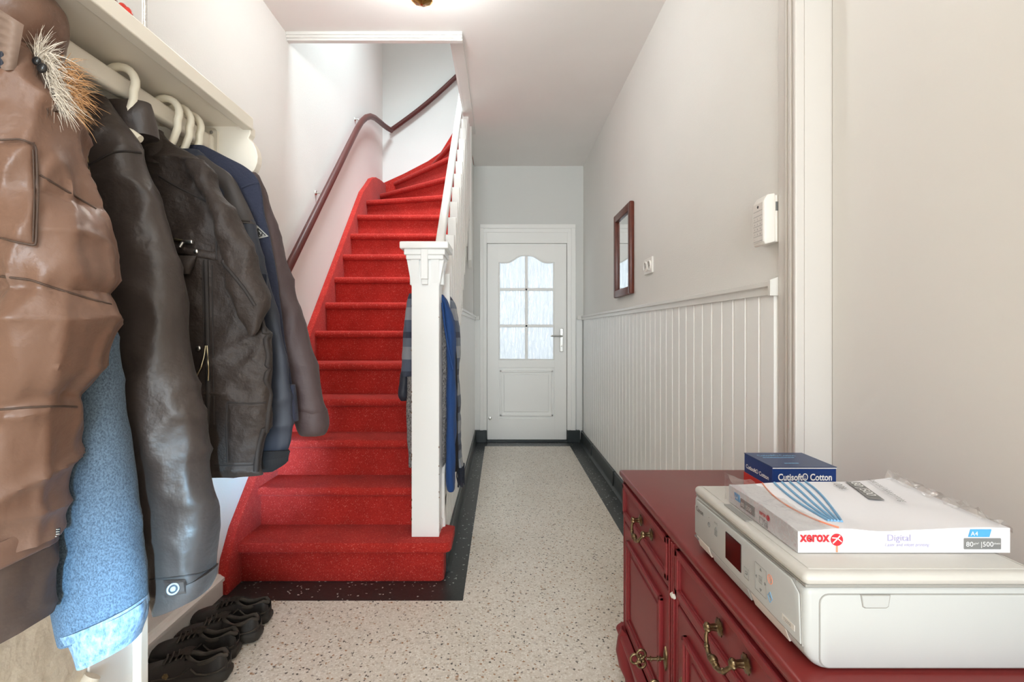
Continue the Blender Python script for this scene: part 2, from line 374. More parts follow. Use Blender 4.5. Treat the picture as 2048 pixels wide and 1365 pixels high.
# walls
bm = new(); box(bm, XL-.12, XL, 1.0, 5.30, 0, 5.3)
wall_left = struct('wall_left', bm, 'wall', 'off-white plastered wall on the left running up the stairs', 'wall')
bm = new()
box(bm, XL-.05, -.22, YB, YB+.12, 0, 5.3); box(bm, .755, 1.0, YB, YB+.12, 0, 5.3); box(bm, -.22, .755, YB, YB+.12, 2.215, 5.3)
wall_back = struct('wall_back', bm, 'wall_up', 'off-white wall at the end of the corridor around the glazed door', 'wall')
bm = new(); box(bm, XR, XR+.16, 1.5, YB+.1, 0, CEIL+.1)
wall_right = struct('wall_right', bm, 'wall', 'long beige textured wall on the right above white panelling', 'wall')
bm = new(); box(bm, XR, XR+.16, -3.65, .42, 0, CEIL+.1); box(bm, XR, XR+.16, .42, 1.5, 2.42, CEIL+.1)
struct('wall_right_near', bm, 'wall', 'wall around the flush door on the right, beside the camera', 'wall')
bm = new(); box(bm, -1.0, -.83, -3.65, 1.0, 0, CEIL+.1)
wall_near = struct('wall_left_near', bm, 'rough_wall', 'rough plastered wall stub behind the coats on the left', 'wall')
bm = new(); box(bm, XL-.1, -.835, 1.0, 1.12, 0, CEIL+.1)
struct('wall_left_return', bm, 'wall', 'short return wall behind the coat rack end', 'wall')
bm = new(); box(bm, -.838, -.826, 1.002, 1.12, 0, 1.53, .002)
c_ = struct('trim_4', bm, 'white', 'white casing board at the end of the rough left wall', 'trim')
bm = new(); box(bm, -.84, -.808, 1.12, 1.145, 0, 1.53, .003); obj('stop_strip', bm, 'cream', c_)
# front wall behind the camera with the glazed front door opening
bm = new(); box(bm, -1.0, -.62, -3.65, -3.5, 0, 2.95); box(bm, .72, 1.0, -3.65, -3.5, 0, 2.95); box(bm, -.62, .72, -3.65, -3.5, 2.5, 2.95); box(bm, -.62, .72, -3.65, -3.5, 0, .35)
struct('wall_front', bm, 'wall', 'front wall behind the camera with the opening of the front door', 'wall')
# upper storey shell (bounces the roof window's light down the stairs)
bm = new(); box(bm, XR, 1.0, 1.4, 5.3, CEIL+.1, 5.3); struct('wall_upper_right', bm, 'wall_up', 'right wall of the upper landing', 'wall')
bm = new(); box(bm, -1.35, 1.0, 1.3, 1.4, 3.03, 5.3); struct('wall_upper_front', bm, 'wall_up', 'front wall of the upper landing', 'wall')
bm = new(); box(bm, -1.35, 1.0, 1.3, 5.3, 5.3, 5.4); struct('ceiling_upper', bm, 'ceil', 'ceiling of the upper landing', 'ceiling')
# room beyond the glazed door: a bright yard with pale paving and wall
bm = new(); box(bm, -1.2, 1.8, 5.26, 7.5, -.1, -.01); struct('floor_beyond', bm, 'wall', 'pale floor beyond the glazed door', 'floor')

# ---- panelling on the right wall: bevelled boards, one object each
def plank_mesh(w, z0, z1, t, axis):
    """a board with chamfered long edges; axis x: lies on a wall facing -x, local y 0..w"""
    c = .007
    prof = [(0, 0), (0, t*.25), (c, t), (w-c, t), (w, t*.25), (w, 0)]
    bm = new()
    if axis == '-x': prism(bm, [(-d, u) for u, d in prof], 'z', z0, z1)
    elif axis == '+x': prism(bm, [(d, u) for u, d in prof], 'z', z0, z1)
    else: prism(bm, [(u, -d) for u, d in prof], 'z', z0, z1)
    return mesh_of('plank', bm, 'plank')
PW = .0905
pm = plank_mesh(PW, .10, 1.255, .014, '-x')
n = int((YB-1.505)/PW)+1
for i in range(n):
    o = bpy.data.objects.new('plank', pm); COL.objects.link(o); o.parent = wall_right
    o.location = (XR, min(1.51+i*PW, YB-PW), 0)
bm = new(); prism(bm, [(XR, 1.250), (XR-.022, 1.250), (XR-.022, 1.272), (XR-.030, 1.276), (XR-.030, 1.290), (XR-.014, 1.294), (XR, 1.294)], 'y', 1.508, YB)
cap_r = struct('trim_5', bm, 'white', 'white cap rail on top of the right wall panelling', 'trim')
bm = new(); prism(bm, [(XR, 1.246), (XR-.033, 1.246), (XR-.033, 1.293), (XR, 1.306)], 'y', 1.502, 1.516); obj('end_return', bm, 'white', cap_r)
# back wall panelling beside the door
for x0, w in ((-.285, .075), (.765, .075)):
    o = bpy.data.objects.new('plank', plank_mesh(w, .10, 1.255, .012, 'y')); COL.objects.link(o); o.parent = wall_back; o.location = (x0, YB, 0)
for k, (x0, x1) in enumerate(((-.285, -.222), (.775, .84))):
    bm = new(); box(bm, x0, x1, YB-.026, YB, 1.252, 1.294, .004); obj('cap_rail', bm, 'white', wall_back)

# ---- black skirting
def skirt_prof(s, x):
    return [(x, 0), (x+s*.035, 0), (x+s*.022, .012), (x+s*.017, .03), (x+s*.015, .115), (x+s*.010, .12), (x, .12)]
bm = new(); prism(bm, skirt_prof(-1, XR-.013), 'y', 1.6, YB)
for y in (1.9, 2.75, 3.62, 4.5): box(bm, XR-.036, XR-.013, y, y+.012, 0, .122, .002)
struct('baseboard_right', bm, 'black', 'black skirting along the foot of the right wall', 'skirting', 40)
bm = new(); prism(bm, skirt_prof(1, XP+.010), 'y', 2.36, YB)
struct('baseboard_left', bm, 'black', 'black skirting along the wall below the stairs', 'skirting', 40)
bm = new()
for x0, x1 in ((-.285, -.150), (.672, .80)): box(bm, x0, x1, YB-.05, YB+.05, 0, .125, .005)
box(bm, -.18, .70, YB-.02, YB+.03, 0, .02, .003)
struct('baseboard_back', bm, 'black', 'black plinth blocks and threshold around the glazed door', 'skirting')
bm = new(); prism(bm, [(XL, 0), (XL+.022, 0), (XL+.022, .060), (XL+.030, .066), (XL+.030, .080), (XL+.018, .086), (XL+.012, .092), (XL, .094)], 'y', 1.12, 2.19)
struct('baseboard_left_near', bm, 'white', 'white moulded skirting on the left wall below the coats', 'skirting')

# ---- wall below the stairs
NY = lambda i: 2.232+.1845*(i-1)          # nose of step i
RISE = .19
nose_z = lambda y: RISE*(1+(y-2.232)/.1845)
bm = new()
prism(bm, [(2.40, 0), (YB, 0), (YB, CEIL), (4.30, CEIL), (4.30, nose_z(4.30)-.12), (2.40, nose_z(2.40)-.12)], 'x', XP-.03, XP)
wall_stair = struct('wall_stair', bm, 'wall', 'wall below the stairs on the left of the corridor, panelled at its foot', 'wall')
y = 2.42
while y < YB-.01:
    w = min(PW, YB-y)
    top = min(1.255, nose_z(y)-.05)
    if top > .2:
        o = bpy.data.objects.new('plank', plank_mesh(w, .10, top, .012, '+x')); COL.objects.link(o); o.parent = wall_stair; o.location = (XP, y, 0)
    y += PW
bm = new(); prism(bm, [(XP, 1.250), (XP+.020, 1.250), (XP+.020, 1.272), (XP+.028, 1.276), (XP+.028, 1.290), (XP+.012, 1.294), (XP, 1.294)], 'y', 3.34, YB)
struct('trim_6', bm, 'white', 'white cap rail on the panelling below the stairs', 'trim')

# ================================================================== glazed door at the end
def door_back():
    fr = bpy.data.objects.new('door_frame', None)
    bm = new()
    Y0 = YB-.03
    def archi(x0, x1, z0, z1): pass
    # outer moulded architrave and inner frame
    for (x0, x1, y0) in ((-.220, -.185, YB-.034), (-.187, -.150, YB-.022), (.672, .712, YB-.022), (.710, .757, YB-.034)):
        box(bm, x0, x1, y0, YB+.06, .12, 2.186 if y0 < YB-.03 else 2.147, .004)
    box(bm, -.220, .757, YB-.0345, YB+.06, 2.185, 2.228, .004); box(bm, -.186, .711, YB-.0215, YB+.06, 2.146, 2.187, .004)
    box(bm, -.155, .675, YB-.012, YB+.06, 2.037, 2.15, .003)
    for (xa_, xb_) in ((-.225, -.130), (.652, .76)): box(bm, xa_, xb_, YB+.042, YB+.12, 0, 2.22)
    box(bm, -.225, .76, YB+.042, YB+.12, 2.02, 2.23); box(bm, -.225, .76, YB+.042, YB+.12, -.02, .035)
    t = tag(obj('door_1', bm, 'doorw'), 'white glazed inner door with frame at the end of the corridor', 'door', None, 'structure')
    x0, x1 = -.146, .668; gx0, gx1 = -.030, .542; yl, yf = YB+.040, YB
    # leaf: stiles, rails, arched head
    bm = new()
    box(bm, x0, gx0, yf, yl, .022, 2.034, .003); box(bm, gx1, x1, yf, yl, .022, 2.034, .003)
    box(bm, gx0-.002, gx1+.002, yf, yl, .022, .240, .003); box(bm, gx0-.002, gx1+.002, yf, yl, .760, .842, .003)
    box(bm, gx0-.002, gx1+.002, yf+.014, yl-.005, .235, .765)
    N = 24; top = []
    def arch(x):
        s = (x-gx0)/(gx1-gx0); t_ = min(1, max(0, (abs(s-.5)*2-.12)/.62)); return 1.845+.075*(.5+.5*math.cos(PI*t_))
    pts = [(gx0-.002+(gx1-gx0+.004)*k/N, arch(gx0+(gx1-gx0)*k/N)) for k in range(N+1)]
    prism(bm, pts+[(gx1+.002, 2.034), (gx0-.002, 2.034)], 'y', yf, yl)
    leaf = obj('door_leaf', bm, 'doorw', t)
    # raised panel with moulding
    bm = new(); a, b, c, d = gx0+.012, gx1-.012, .262, .735
    for (u0, u1, w0, w1) in ((a, b, c, c+.022), (a, b, d-.022, d), (a, a+.022, c, d), (b-.022, b, c, d)): box(bm, u0, u1, yf-.006, yf+.02, w0, w1, .006)
    box(bm, a+.04, b-.04, yf+.004, yf+.02, c+.04, d-.04, .010)
    obj('panel', bm, 'doorw', leaf)
    # glazing bars and beads
    bm = new(); xm = (gx0+gx1)/2
    box(bm, xm-.014, xm+.014, yf+.006, yl-.006, .84, 1.925, .005)
    for z in (1.19, 1.565): box(bm, gx0, gx1, yf+.006, yl-.006, z-.014, z+.014, .005)
    obj('glazing_bar', bm, 'doorw', leaf)
    bm = new()
    tube(bm, [(gx0+.006, yf+.004, .846)]+[(gx0+.006+(gx1-gx0-.012)*k/N, yf+.004, arch(gx0+(gx1-gx0)*k/N)-.006) for k in range(N+1)]+[(gx1-.006, yf+.004, .846), (gx0+.006, yf+.004, .846)], .008, 8)
    obj('glazing_bead', bm, 'doorw', leaf, 50)
    for (u0, u1) in ((gx0, xm), (xm, gx1)):
        for (z0, z1) in ((.842, 1.19), (1.19, 1.565), (1.565, None)):
            bm = new()
            if z1: box(bm, u0+.002, u1-.002, yf+.018, yf+.023, z0, z1)
            else:
                ks = [u0+.002+(u1-u0-.004)*k/12 for k in range(13)]
                prism(bm, [(x, arch(x)+.005) for x in ks]+[(u1-.002, z0), (u0+.002, z0)], 'y', yf+.018, yf+.023)
            obj('pane', bm, 'pane', leaf)
    # handle
    bm = new(); box(bm, .598, .632, yf-.008, yf+.002, .925, 1.165, .004, 2); h = obj('handle_plate', bm, 'steel', leaf)
    bm = new(); tube(bm, [(.615, yf, 1.085), (.615, yf-.045, 1.085), (.600, yf-.052, 1.085), (.50, yf-.05, 1.088)], .009, 10); obj('lever', bm, 'steel', leaf, 50)
    bm = new(); lathe(bm, [(.001, .0), (.008, .0), (.008, .012), (.001, .014)], 12, Matrix.Translation((.615, yf-.006, .985)) @ Matrix.Rotation(PI/2, 4, 'X')); obj('keyhole_barrel', bm, 'steel', leaf, 40)
    bm = new(); lathe(bm, [(.001, 0), (.016, 0), (.016, .006), (.007, .008), (.006, .02), (.001, .021)], 14, Matrix.Translation((-.118, yf+.001, .24)) @ Matrix.Rotation(PI/2, 4, 'X')); obj('floor_bolt', bm, 'steel', leaf, 40)
door_back()

# ---- flush door in the right wall near the camera
bm = new()
for (y0, y1, d) in ((1.455, 1.502, .010), (1.446, 1.457, .016), (1.432, 1.448, .013), (1.418, 1.434, .020), (1.404, 1.420, .016), (1.392, 1.406, .022)):
    box(bm, XR-d, XR+.05, y0, y1, 0, 2.42, .004)
box(bm, XR-.016, XR+.05, .40, 1.5, 2.40, 2.52, .004); box(bm, XR-.016, XR+.05, .30, .42, 0, 2.42, .004)
d2 = tag(obj('door_2', bm, 'jamb'), 'flush cream door in moulded frame on the right, behind the printer', 'door', None, 'structure')
bm = new(); box(bm, XR+.002, .94, 1.389, 1.42, 0, 2.42); obj('jamb', bm, 'jamb', d2)
bm = new(); box(bm, .917, .955, .42, 1.388, .01, 2.41, .003); obj('door_leaf', bm, 'smoothwall', d2)

# ================================================================== staircase
stair = thing('staircase', 'steep staircase covered in red carpet winding to the right at the top', 'staircase', (-.75, 2.2, 0))
SX0, SX1 = -1.205, -.335
def tread(pts, zt, th=.044, bev=.018):
    bm = new(); prism(bm, pts, 'z', zt-th, zt, bev, 4); return bm
straight_t = straight_r = None
for i in range(1, 12):
    y = NY(i); z = RISE*i
    if i == 1:
        # bullnose step running past the newel post
        a = [(SX0, y), (-.262, y)]
        a += [(-.262+.035*math.sin(PI/2*k/5), y+.035-.035*math.cos(PI/2*k/5)) for k in range(1, 6)]
        a += [(-.227, y+.205), (-.29, y+.23), (SX0, y+.23)]
        obj('tread', tread(a, z), 'carpet', stair, 50)
        bm = new(); prism(bm, [(SX0, y+.035), (-.275, y+.035), (-.262, y+.05), (-.262, y+.20), (SX0, y+.20)], 'z', 0, z-.03, .008, 2)
        obj('riser', bm, 'carpet', stair, 50); continue
    if straight_t is None:
        straight_t = obj('tread', tread([(SX0, y), (SX1, y), (SX1, y+.235), (SX0, y+.235)], z), 'carpet', stair, 50)
        bm = new(); box(bm, SX0, SX1, y+.033, y+.06, z-RISE-.005, z-.03); straight_r = obj('riser', bm, 'carpet', stair)
        y0, z0 = y, z
    else:
        copy_part(straight_t, stair, (0, y-y0, z-z0)); copy_part(straight_r, stair, (0, y-y0, z-z0))
W = [((SX1, NY(11)), (SX0, NY(11))), ((-.335, 4.14), (SX0, 4.36)), ((-.35, 4.19), (SX0, 4.86)), ((-.37, 4.23), (-1.13, 5.125)), ((-.36, 4.27), (-.73, 5.125)), ((-.33, 4.29), (-.34, 5.125)), ((-.05, 4.29), (-.05, 5.125))]
for k in range(1, 6):
    i = 11+k; z = RISE*i
    (Rn, Ln), (Rb, Lb) = W[k], W[k+1]
    d = Vector((Ln[0]-Rn[0], Ln[1]-Rn[1])).normalized(); nrm = Vector((d.y, -d.x))   # towards the back of the tread
    if nrm.dot(Vector((Rb[0]+Lb[0]-Rn[0]-Ln[0], Rb[1]+Lb[1]-Rn[1]-Ln[1]))) < 0: nrm = -nrm
    poly = [Rn, Ln]
    if k == 2: poly.append((SX0, 5.125))
    ext = .05
    poly += [(Lb[0]+(nrm.x*ext if Lb[1] > 5 else 0), min(5.125, Lb[1]+nrm.y*ext)), (Rb[0]+nrm.x*ext, Rb[1]+nrm.y*ext)]
    bm = new(); prism(bm, poly, 'z', z-.044, z, .016, 4); obj('tread', bm, 'carpet', stair, 50)
    q = [(Rn[0]+nrm.x*.033, Rn[1]+nrm.y*.033), (Ln[0]+nrm.x*.033, min(5.125, Ln[1]+nrm.y*.033)), (Ln[0]+nrm.x*.06, min(5.127, Ln[1]+nrm.y*.06)), (Rn[0]+nrm.x*.06, Rn[1]+nrm.y*.06)]
    bm = new(); prism(bm, q, 'z', z-RISE-.01, z-.03); obj('riser', bm, 'carpet', stair)
# carpeted wall strings
top = [(2.150, .10), (2.160, .15), (2.185, .19)]
for k in range(0, 12): yy = 2.23+k*.185; top.append((yy, nose_z(yy)+.045+.03*max(0, 1-k/5)))
top += [(4.42, 2.43), (4.56, 2.53), (4.70, 2.585), (4.85, 2.61), (5.13, 2.64)]
bot = [(5.13, 2.1), (4.3, 1.95), (2.45, .0), (2.150, .0)]
bm = new(); prism(bm, top+bot, 'x', XL, XL+.042, .006, 2); obj('string', bm, 'carpet', stair, 50)
bm = new(); prism(bm, [(-1.22, 2.64), (-1.0, 2.74), (-.75, 2.87), (-.62, 2.96), (-.52, 3.12), (-.42, 3.30), (-.30, 3.42), (-.30, 2.8), (-.6, 2.6), (-1.22, 2.3)], 'y', YB-.04, YB, .006, 2); obj('string', bm, 'carpet', stair, 50)
# landing
bm = new(); box(bm, -.33, .84, 4.28, YB, 3.031, 3.04, .001); obj('landing', bm, 'carpet', stair)
# outer white string
bm = new(); prism(bm, [(2.40, nose_z(2.40)+.09), (4.26, nose_z(4.26)+.09), (4.26, nose_z(4.26)-.13), (2.40, nose_z(2.40)-.13)], 'x', -.345, XP+.012, .003, 1)
obj('outer_string', bm, 'white', stair)

# newel post
def newel():
    t = thing('newel_post', 'white square newel post with stepped capital at the foot of the stairs', 'post', (-.35, 2.36, RISE))
    x0, x1, y0, y1 = -.414, -.287, 2.300, 2.425
    bm = new(); box(bm, x0, x1, y0, y1, RISE, 1.50, .003); obj('shaft', bm, 'post', t)
    bm = new(); box(bm, x0-.047, x1+.047, y0-.045, y1+.045, 1.512, 1.545, .006, 3); obj('cap', bm, 'post', t, 40)
    bm = new(); box(bm, x0-.030, x1+.030, y0-.028, y1+.028, 1.486, 1.514, .004); box(bm, x0-.022, x1+.022, y0-.020, y1+.020, 1.466, 1.488, .004); obj('moulding', bm, 'post', t)
    # tapering corbels on the four faces
    for s in (0, 1):
        xe = x0 if s == 0 else x1; sg = -1 if s == 0 else 1
        bm = new()
        for (ya, yb) in ((y0, y0+.035), (y1-.035, y1)): prism(bm, [(xe, 1.345), (xe+sg*.022, 1.47), (xe, 1.47)], 'y', ya, yb)
        obj('corbel', bm, 'post', t)
        bm = new(); ym = (y0+y1)/2
        box(bm, min(xe, xe+sg*.016), max(xe, xe+sg*.016), ym-.018, ym+.018, 1.355, 1.512, .003); obj('key_block', bm, 'post', t)
    bm = new(); xm = (x0+x1)/2
    box(bm, xm-.016, xm+.016, y0-.034, y0, 1.375, 1.512, .003); box(bm, xm-.014, xm+.014, y0-.020, y0, 1.352, 1.378, .002)
    obj('key_block', bm, 'post', t)
    for xa in (x0, x1-.036):
        bm = new(); prism(bm, [(y0, 1.36), (y0-.014, 1.47), (y0, 1.47)], 'x', xa, xa+.036); obj('corbel', bm, 'post', t)
newel()
nw_ = bpy.data.objects['newel_post']
M['bare'] = mat('bare_wood', (112, 84, 62), .8)
bm = new()
for k in range(34):
    e = R.random(); xx = -.414 if e < .6 else -.287
    ball(bm, (xx+R.uniform(-.001, .001), 2.300+R.uniform(-.0008, .001), R.choice((R.uniform(.22, 1.3), R.uniform(.2, .7)))), R.uniform(.0012, .0030), 1, .5, R.uniform(1, 2.6), 6, 4)
ch_ = obj('paint_chip', bm, 'bare', nw_); ch_['kind'] = 'stuff'; ch_['label'] = 'small chips of bare wood along the post edges'

# balustrade
bal = thing('balustrade', 'white painted banister with flat spindles along the stairs', 'banister', (-.30, 2.5, .9))
hz = lambda y: 1.315+1.02*(y-2.42)
bm = new(); prism(bm, [(2.42, hz(2.42)), (4.14, hz(4.14)), (4.14, hz(4.14)+.062), (2.42, hz(2.42)+.062)], 'x', -.352, -.306, .010, 3); obj('handrail', bm, 'white', bal, 50)
y = 2.50
while y < 4.2:
    bm = new(); zb = nose_z(y)-.02
    prism(bm, [(y, zb+.016), (y+.012, zb), (y+.024, zb+.016), (y+.024, hz(y)+.03), (y, hz(y)+.03)], 'x', XP-.022, XP+.026, .002, 1)
    obj('spindle', bm, 'white', bal); y += .118
bm = new(); box(bm, -.355, XP+.010, 4.14, 4.22, 2.2, 3.06, .004); obj('top_post', bm, 'white', bal)
bm = new(); prism(bm, [(4.10, 1.72), (4.15, 1.66), (4.20, 1.72), (4.20, CEIL-.01), (4.10, CEIL-.01)], 'x', XP+.012, XP+.040, .003, 1); obj('hanging_post', bm, 'white', bal)

# wall handrail, maroon
hr = thing('wall_handrail', 'dark maroon wooden handrail fixed to the wall above the stairs', 'handrail', (-1.17, 3.2, 1.9))
xh = -1.165
low = [(xh, 2.25, 1.005)]+[(xh, 2.25+k*.158, 1.005+k*.158*.99) for k in range(1, 11)]
cur = [(xh, 4.03, 2.765), (xh, 4.16, 2.88), (xh, 4.30, 2.975), (xh, 4.45, 3.05), (xh, 4.60, 3.10), (xh+.004, 4.75, 3.13), (xh+.012, 4.88, 3.15), (xh+.03, 4.98, 3.16), (xh+.055, 5.05, 3.165)]
bm = new(); tube(bm, low+cur, .026, 14, flat=.85); obj('lower_rail', bm, 'rail', hr, 60)
upper = [(-1.12+.73*k/8, 5.085, 3.185+.61*k/8+.05*math.sin(k/8*PI)*-.6) for k in range(10)]
bm = new(); tube(bm, upper, .023, 14); obj('upper_rail', bm, 'rail', hr, 60)
for (yy, zz) in ((2.62, 1.372), (3.28, 2.025), (4.16, 2.88)):
    bm = new(); tube(bm, [(XL, yy, zz+.02), (XL+.03, yy, zz+.02), (xh, yy, zz-.01)], .006, 8); lathe(bm, [(.001, 0), (.016, 0), (.014, .006), (.001, .008)], 12, Matrix.Translation((XL, yy, zz+.02)) @ Matrix.Rotation(PI/2, 4, 'Y')); obj('bracket', bm, 'steel', hr, 40)
bm = new(); box(bm, -.455, -.425, 5.07, YB, 3.70, 3.76, .004); obj('bracket', bm, 'white', hr)

# ================================================================== ceiling lamp
def lamp():
    cx, cy, zb = -.35, 2.2, 2.575
    t = thing('ceiling_lamp', 'brass ceiling lamp with frosted glass petals', 'lamp', (cx, cy, CEIL))
    T = Matrix.Translation((cx, cy, 0))
    bm = new(); lathe(bm, [(.002, CEIL), (.06, CEIL), (.058, CEIL-.02), (.02, CEIL-.035), (.014, zb+.11), (.03, zb+.09), (.002, zb+.08)], 24, T); obj('ceiling_rose', bm, 'lampbrass', t, 50)
    bm = new(); lathe(bm, [(.002, zb), (.008, zb+.001), (.014, zb+.007), (.036, zb+.014), (.056, zb+.026), (.066, zb+.046), (.06, zb+.07), (.002, zb+.075)], 24, T, (8, .04)); obj('brass_cup', bm, 'lampbrass', t, 60)
    for k in range(10):
        a = 2*PI*k/10; bm = new(); rows = []
        for j in range(6):
            s = j/5; r = .045+.052*s; z = zb+.016+.030*s; w = .026+.010*math.sin(PI*s)
            rows.append([(r, -w, z+.004), (r+.003, 0, z-.006*s), (r, w, z+.004)])
        R4 = T @ Matrix.Rotation(a, 4, 'Z')
        vs1 = [[bm.verts.new(R4 @ Vector(p)) for p in row] for row in rows]
        vs2 = [[bm.verts.new(R4 @ (Vector(p)+Vector((0, 0, .005)))) for p in row] for row in rows]
        for A, B, fl in ((vs1, vs1, 0), (vs2, vs2, 1)):
            for j in range(5):
                for q in range(2): bm.faces.new((A[j][q], A[j][q+1], A[j+1][q+1], A[j+1][q]))
        for j in range(5):
            bm.faces.new((vs1[j][0], vs1[j+1][0], vs2[j+1][0], vs2[j][0])); bm.faces.new((vs1[j][2], vs1[j+1][2], vs2[j+1][2], vs2[j][2]))
        for q in range(2): bm.faces.new((vs1[5][q], vs1[5][q+1], vs2[5][q+1], vs2[5][q])); bm.faces.new((vs1[0][q], vs1[0][q+1], vs2[0][q+1], vs2[0][q]))
        obj('glass_petal', bm, 'bulbglass', t, 60)
    d = bpy.data.lights.new('lamp_light', 'POINT'); d.energy = 15; d.color = (.96, 1, 1); d.shadow_soft_size = .06
    o = bpy.data.objects.new('lamp_light', d); COL.objects.link(o); o.location = (cx, cy, zb+.10); adopt(o, t)
lamp()

# ================================================================== right wall objects
def mirror():
    t = thing('mirror', 'narrow mirror in a mahogany frame on the right wall', 'mirror', (XR, 3.37, 1.37))
    y0, y1, z0, z1 = 3.16, 3.62, 1.375, 1.965; f = .052
    X0, X1 = XR-.030, XR
    for (a, b, c, d) in ((y0, y0+f, z0, z1), (y1-f, y1, z0, z1), (y0+f*.8, y1-f*.8, z0, z0+f), (y0+f*.8, y1-f*.8, z1-f, z1)):
        bm = new(); box(bm, X0, X1, a, b, c, d, .008, 2); obj('frame_side', bm, 'mahogany', t, 40)
    bm = new(); box(bm, XR-.012, XR-.008, y0+f-.004, y1-f+.004, z0+f-.004, z1-f+.004); obj('mirror_glass', bm, 'mirrorglass', t)
mirror()
def switch():
    t = thing('wall_socket', 'small white double wall socket beside the mirror', 'socket', (XR, 2.83, 1.46))
    bm = new(); box(bm, XR-.012, XR, 2.755, 2.905, 1.462, 1.552, .005, 2); obj('plate', bm, 'switch', t)
    for yc in (2.793, 2.867):
        bm = new(); Mx = Matrix.Translation((XR-.011, yc, 1.507)) @ Matrix.Rotation(-PI/2, 4, 'Y')
        lathe(bm, [(.029, 0), (.029, .008), (.026, .010), (.023, .010), (.022, .001), (.001, .001)], 24, Mx); c = obj('socket_well', bm, 'switch', t, 40)
        bm = new()
        for dy in (-.009, .009): lathe(bm, [(.003, .0012), (.003, .0022), (.0005, .0023)], 8, Matrix.Translation((XR-.011, yc+dy, 1.507)) @ Matrix.Rotation(-PI/2, 4, 'Y'))
        obj('pin_hole', bm, 'dark', c)
switch()
def keypad():
    t = thing('alarm_keypad', 'white alarm keypad with small buttons on the right wall by the door frame', 'keypad', (XR, 1.54, 1.40))
    y0, y1, z0, z1 = 1.512, 1.592, 1.402, 1.558
    bm = new(); box(bm, XR-.014, XR, y0-.004, y1, z0+.006, z1-.006, .005, 2); obj('back_plate', bm, 'switch', t)
    bm = new(); prism(bm, [(XR-.012, z0+.008), (XR-.042, z0), (XR-.046, z0+.012), (XR-.046, z1-.022), (XR-.034, z1-.004), (XR-.012, z1)], 'y', y0, y1-.012, .004, 3); obj('housing', bm, 'switch', t, 40)
    xf = XR-.0464; ya, yb = y0+.008, y1-.020
    bm = new(); box(bm, xf-.0008, xf+.001, ya-.003, yb+.003, z0+.010, z1-.026, 0); f = obj('face', bm, 'keygrey', t)
    bm = new()
    for k in range(7):
        z = z0+.014+k*.0155; box(bm, xf-.0014, xf-.0006, ya, yb, z, z+.0007)
    obj('row_line', bm, 'grey', f)
    bm = new(); lathe(bm, [(.0045, 0), (.0045, .0015), (.001, .0015)], 12, Matrix.Translation((xf, (ya+yb)/2, z1-.036)) @ Matrix.Rotation(-PI/2, 4, 'Y')); obj('sensor', bm, 'dark', f)
    rows = (('-', '.', '-'), ('*', '0', '#'), ('7', '8', '9'), ('4', '5', '6'), ('1', '2', '3'), ('.', '.', '.'))
    for r, row in enumerate(rows):
        for c, ch in enumerate(row):
            text('key_mark', ch, 'dark', f, (xf-.0016, yb-.008-c*.0165, z0+.018+r*.0155), (0, -1, 0), (0, 0, 1), .0075, align='CENTER', width=.007 if len(ch) > 1 else None)
    bm = new(); box(bm, XR-.013, XR-.006, y0-.0052, y0-.003, z1-.055, z1-.028); obj('tamper_slot', bm, 'grey', t)
keypad()

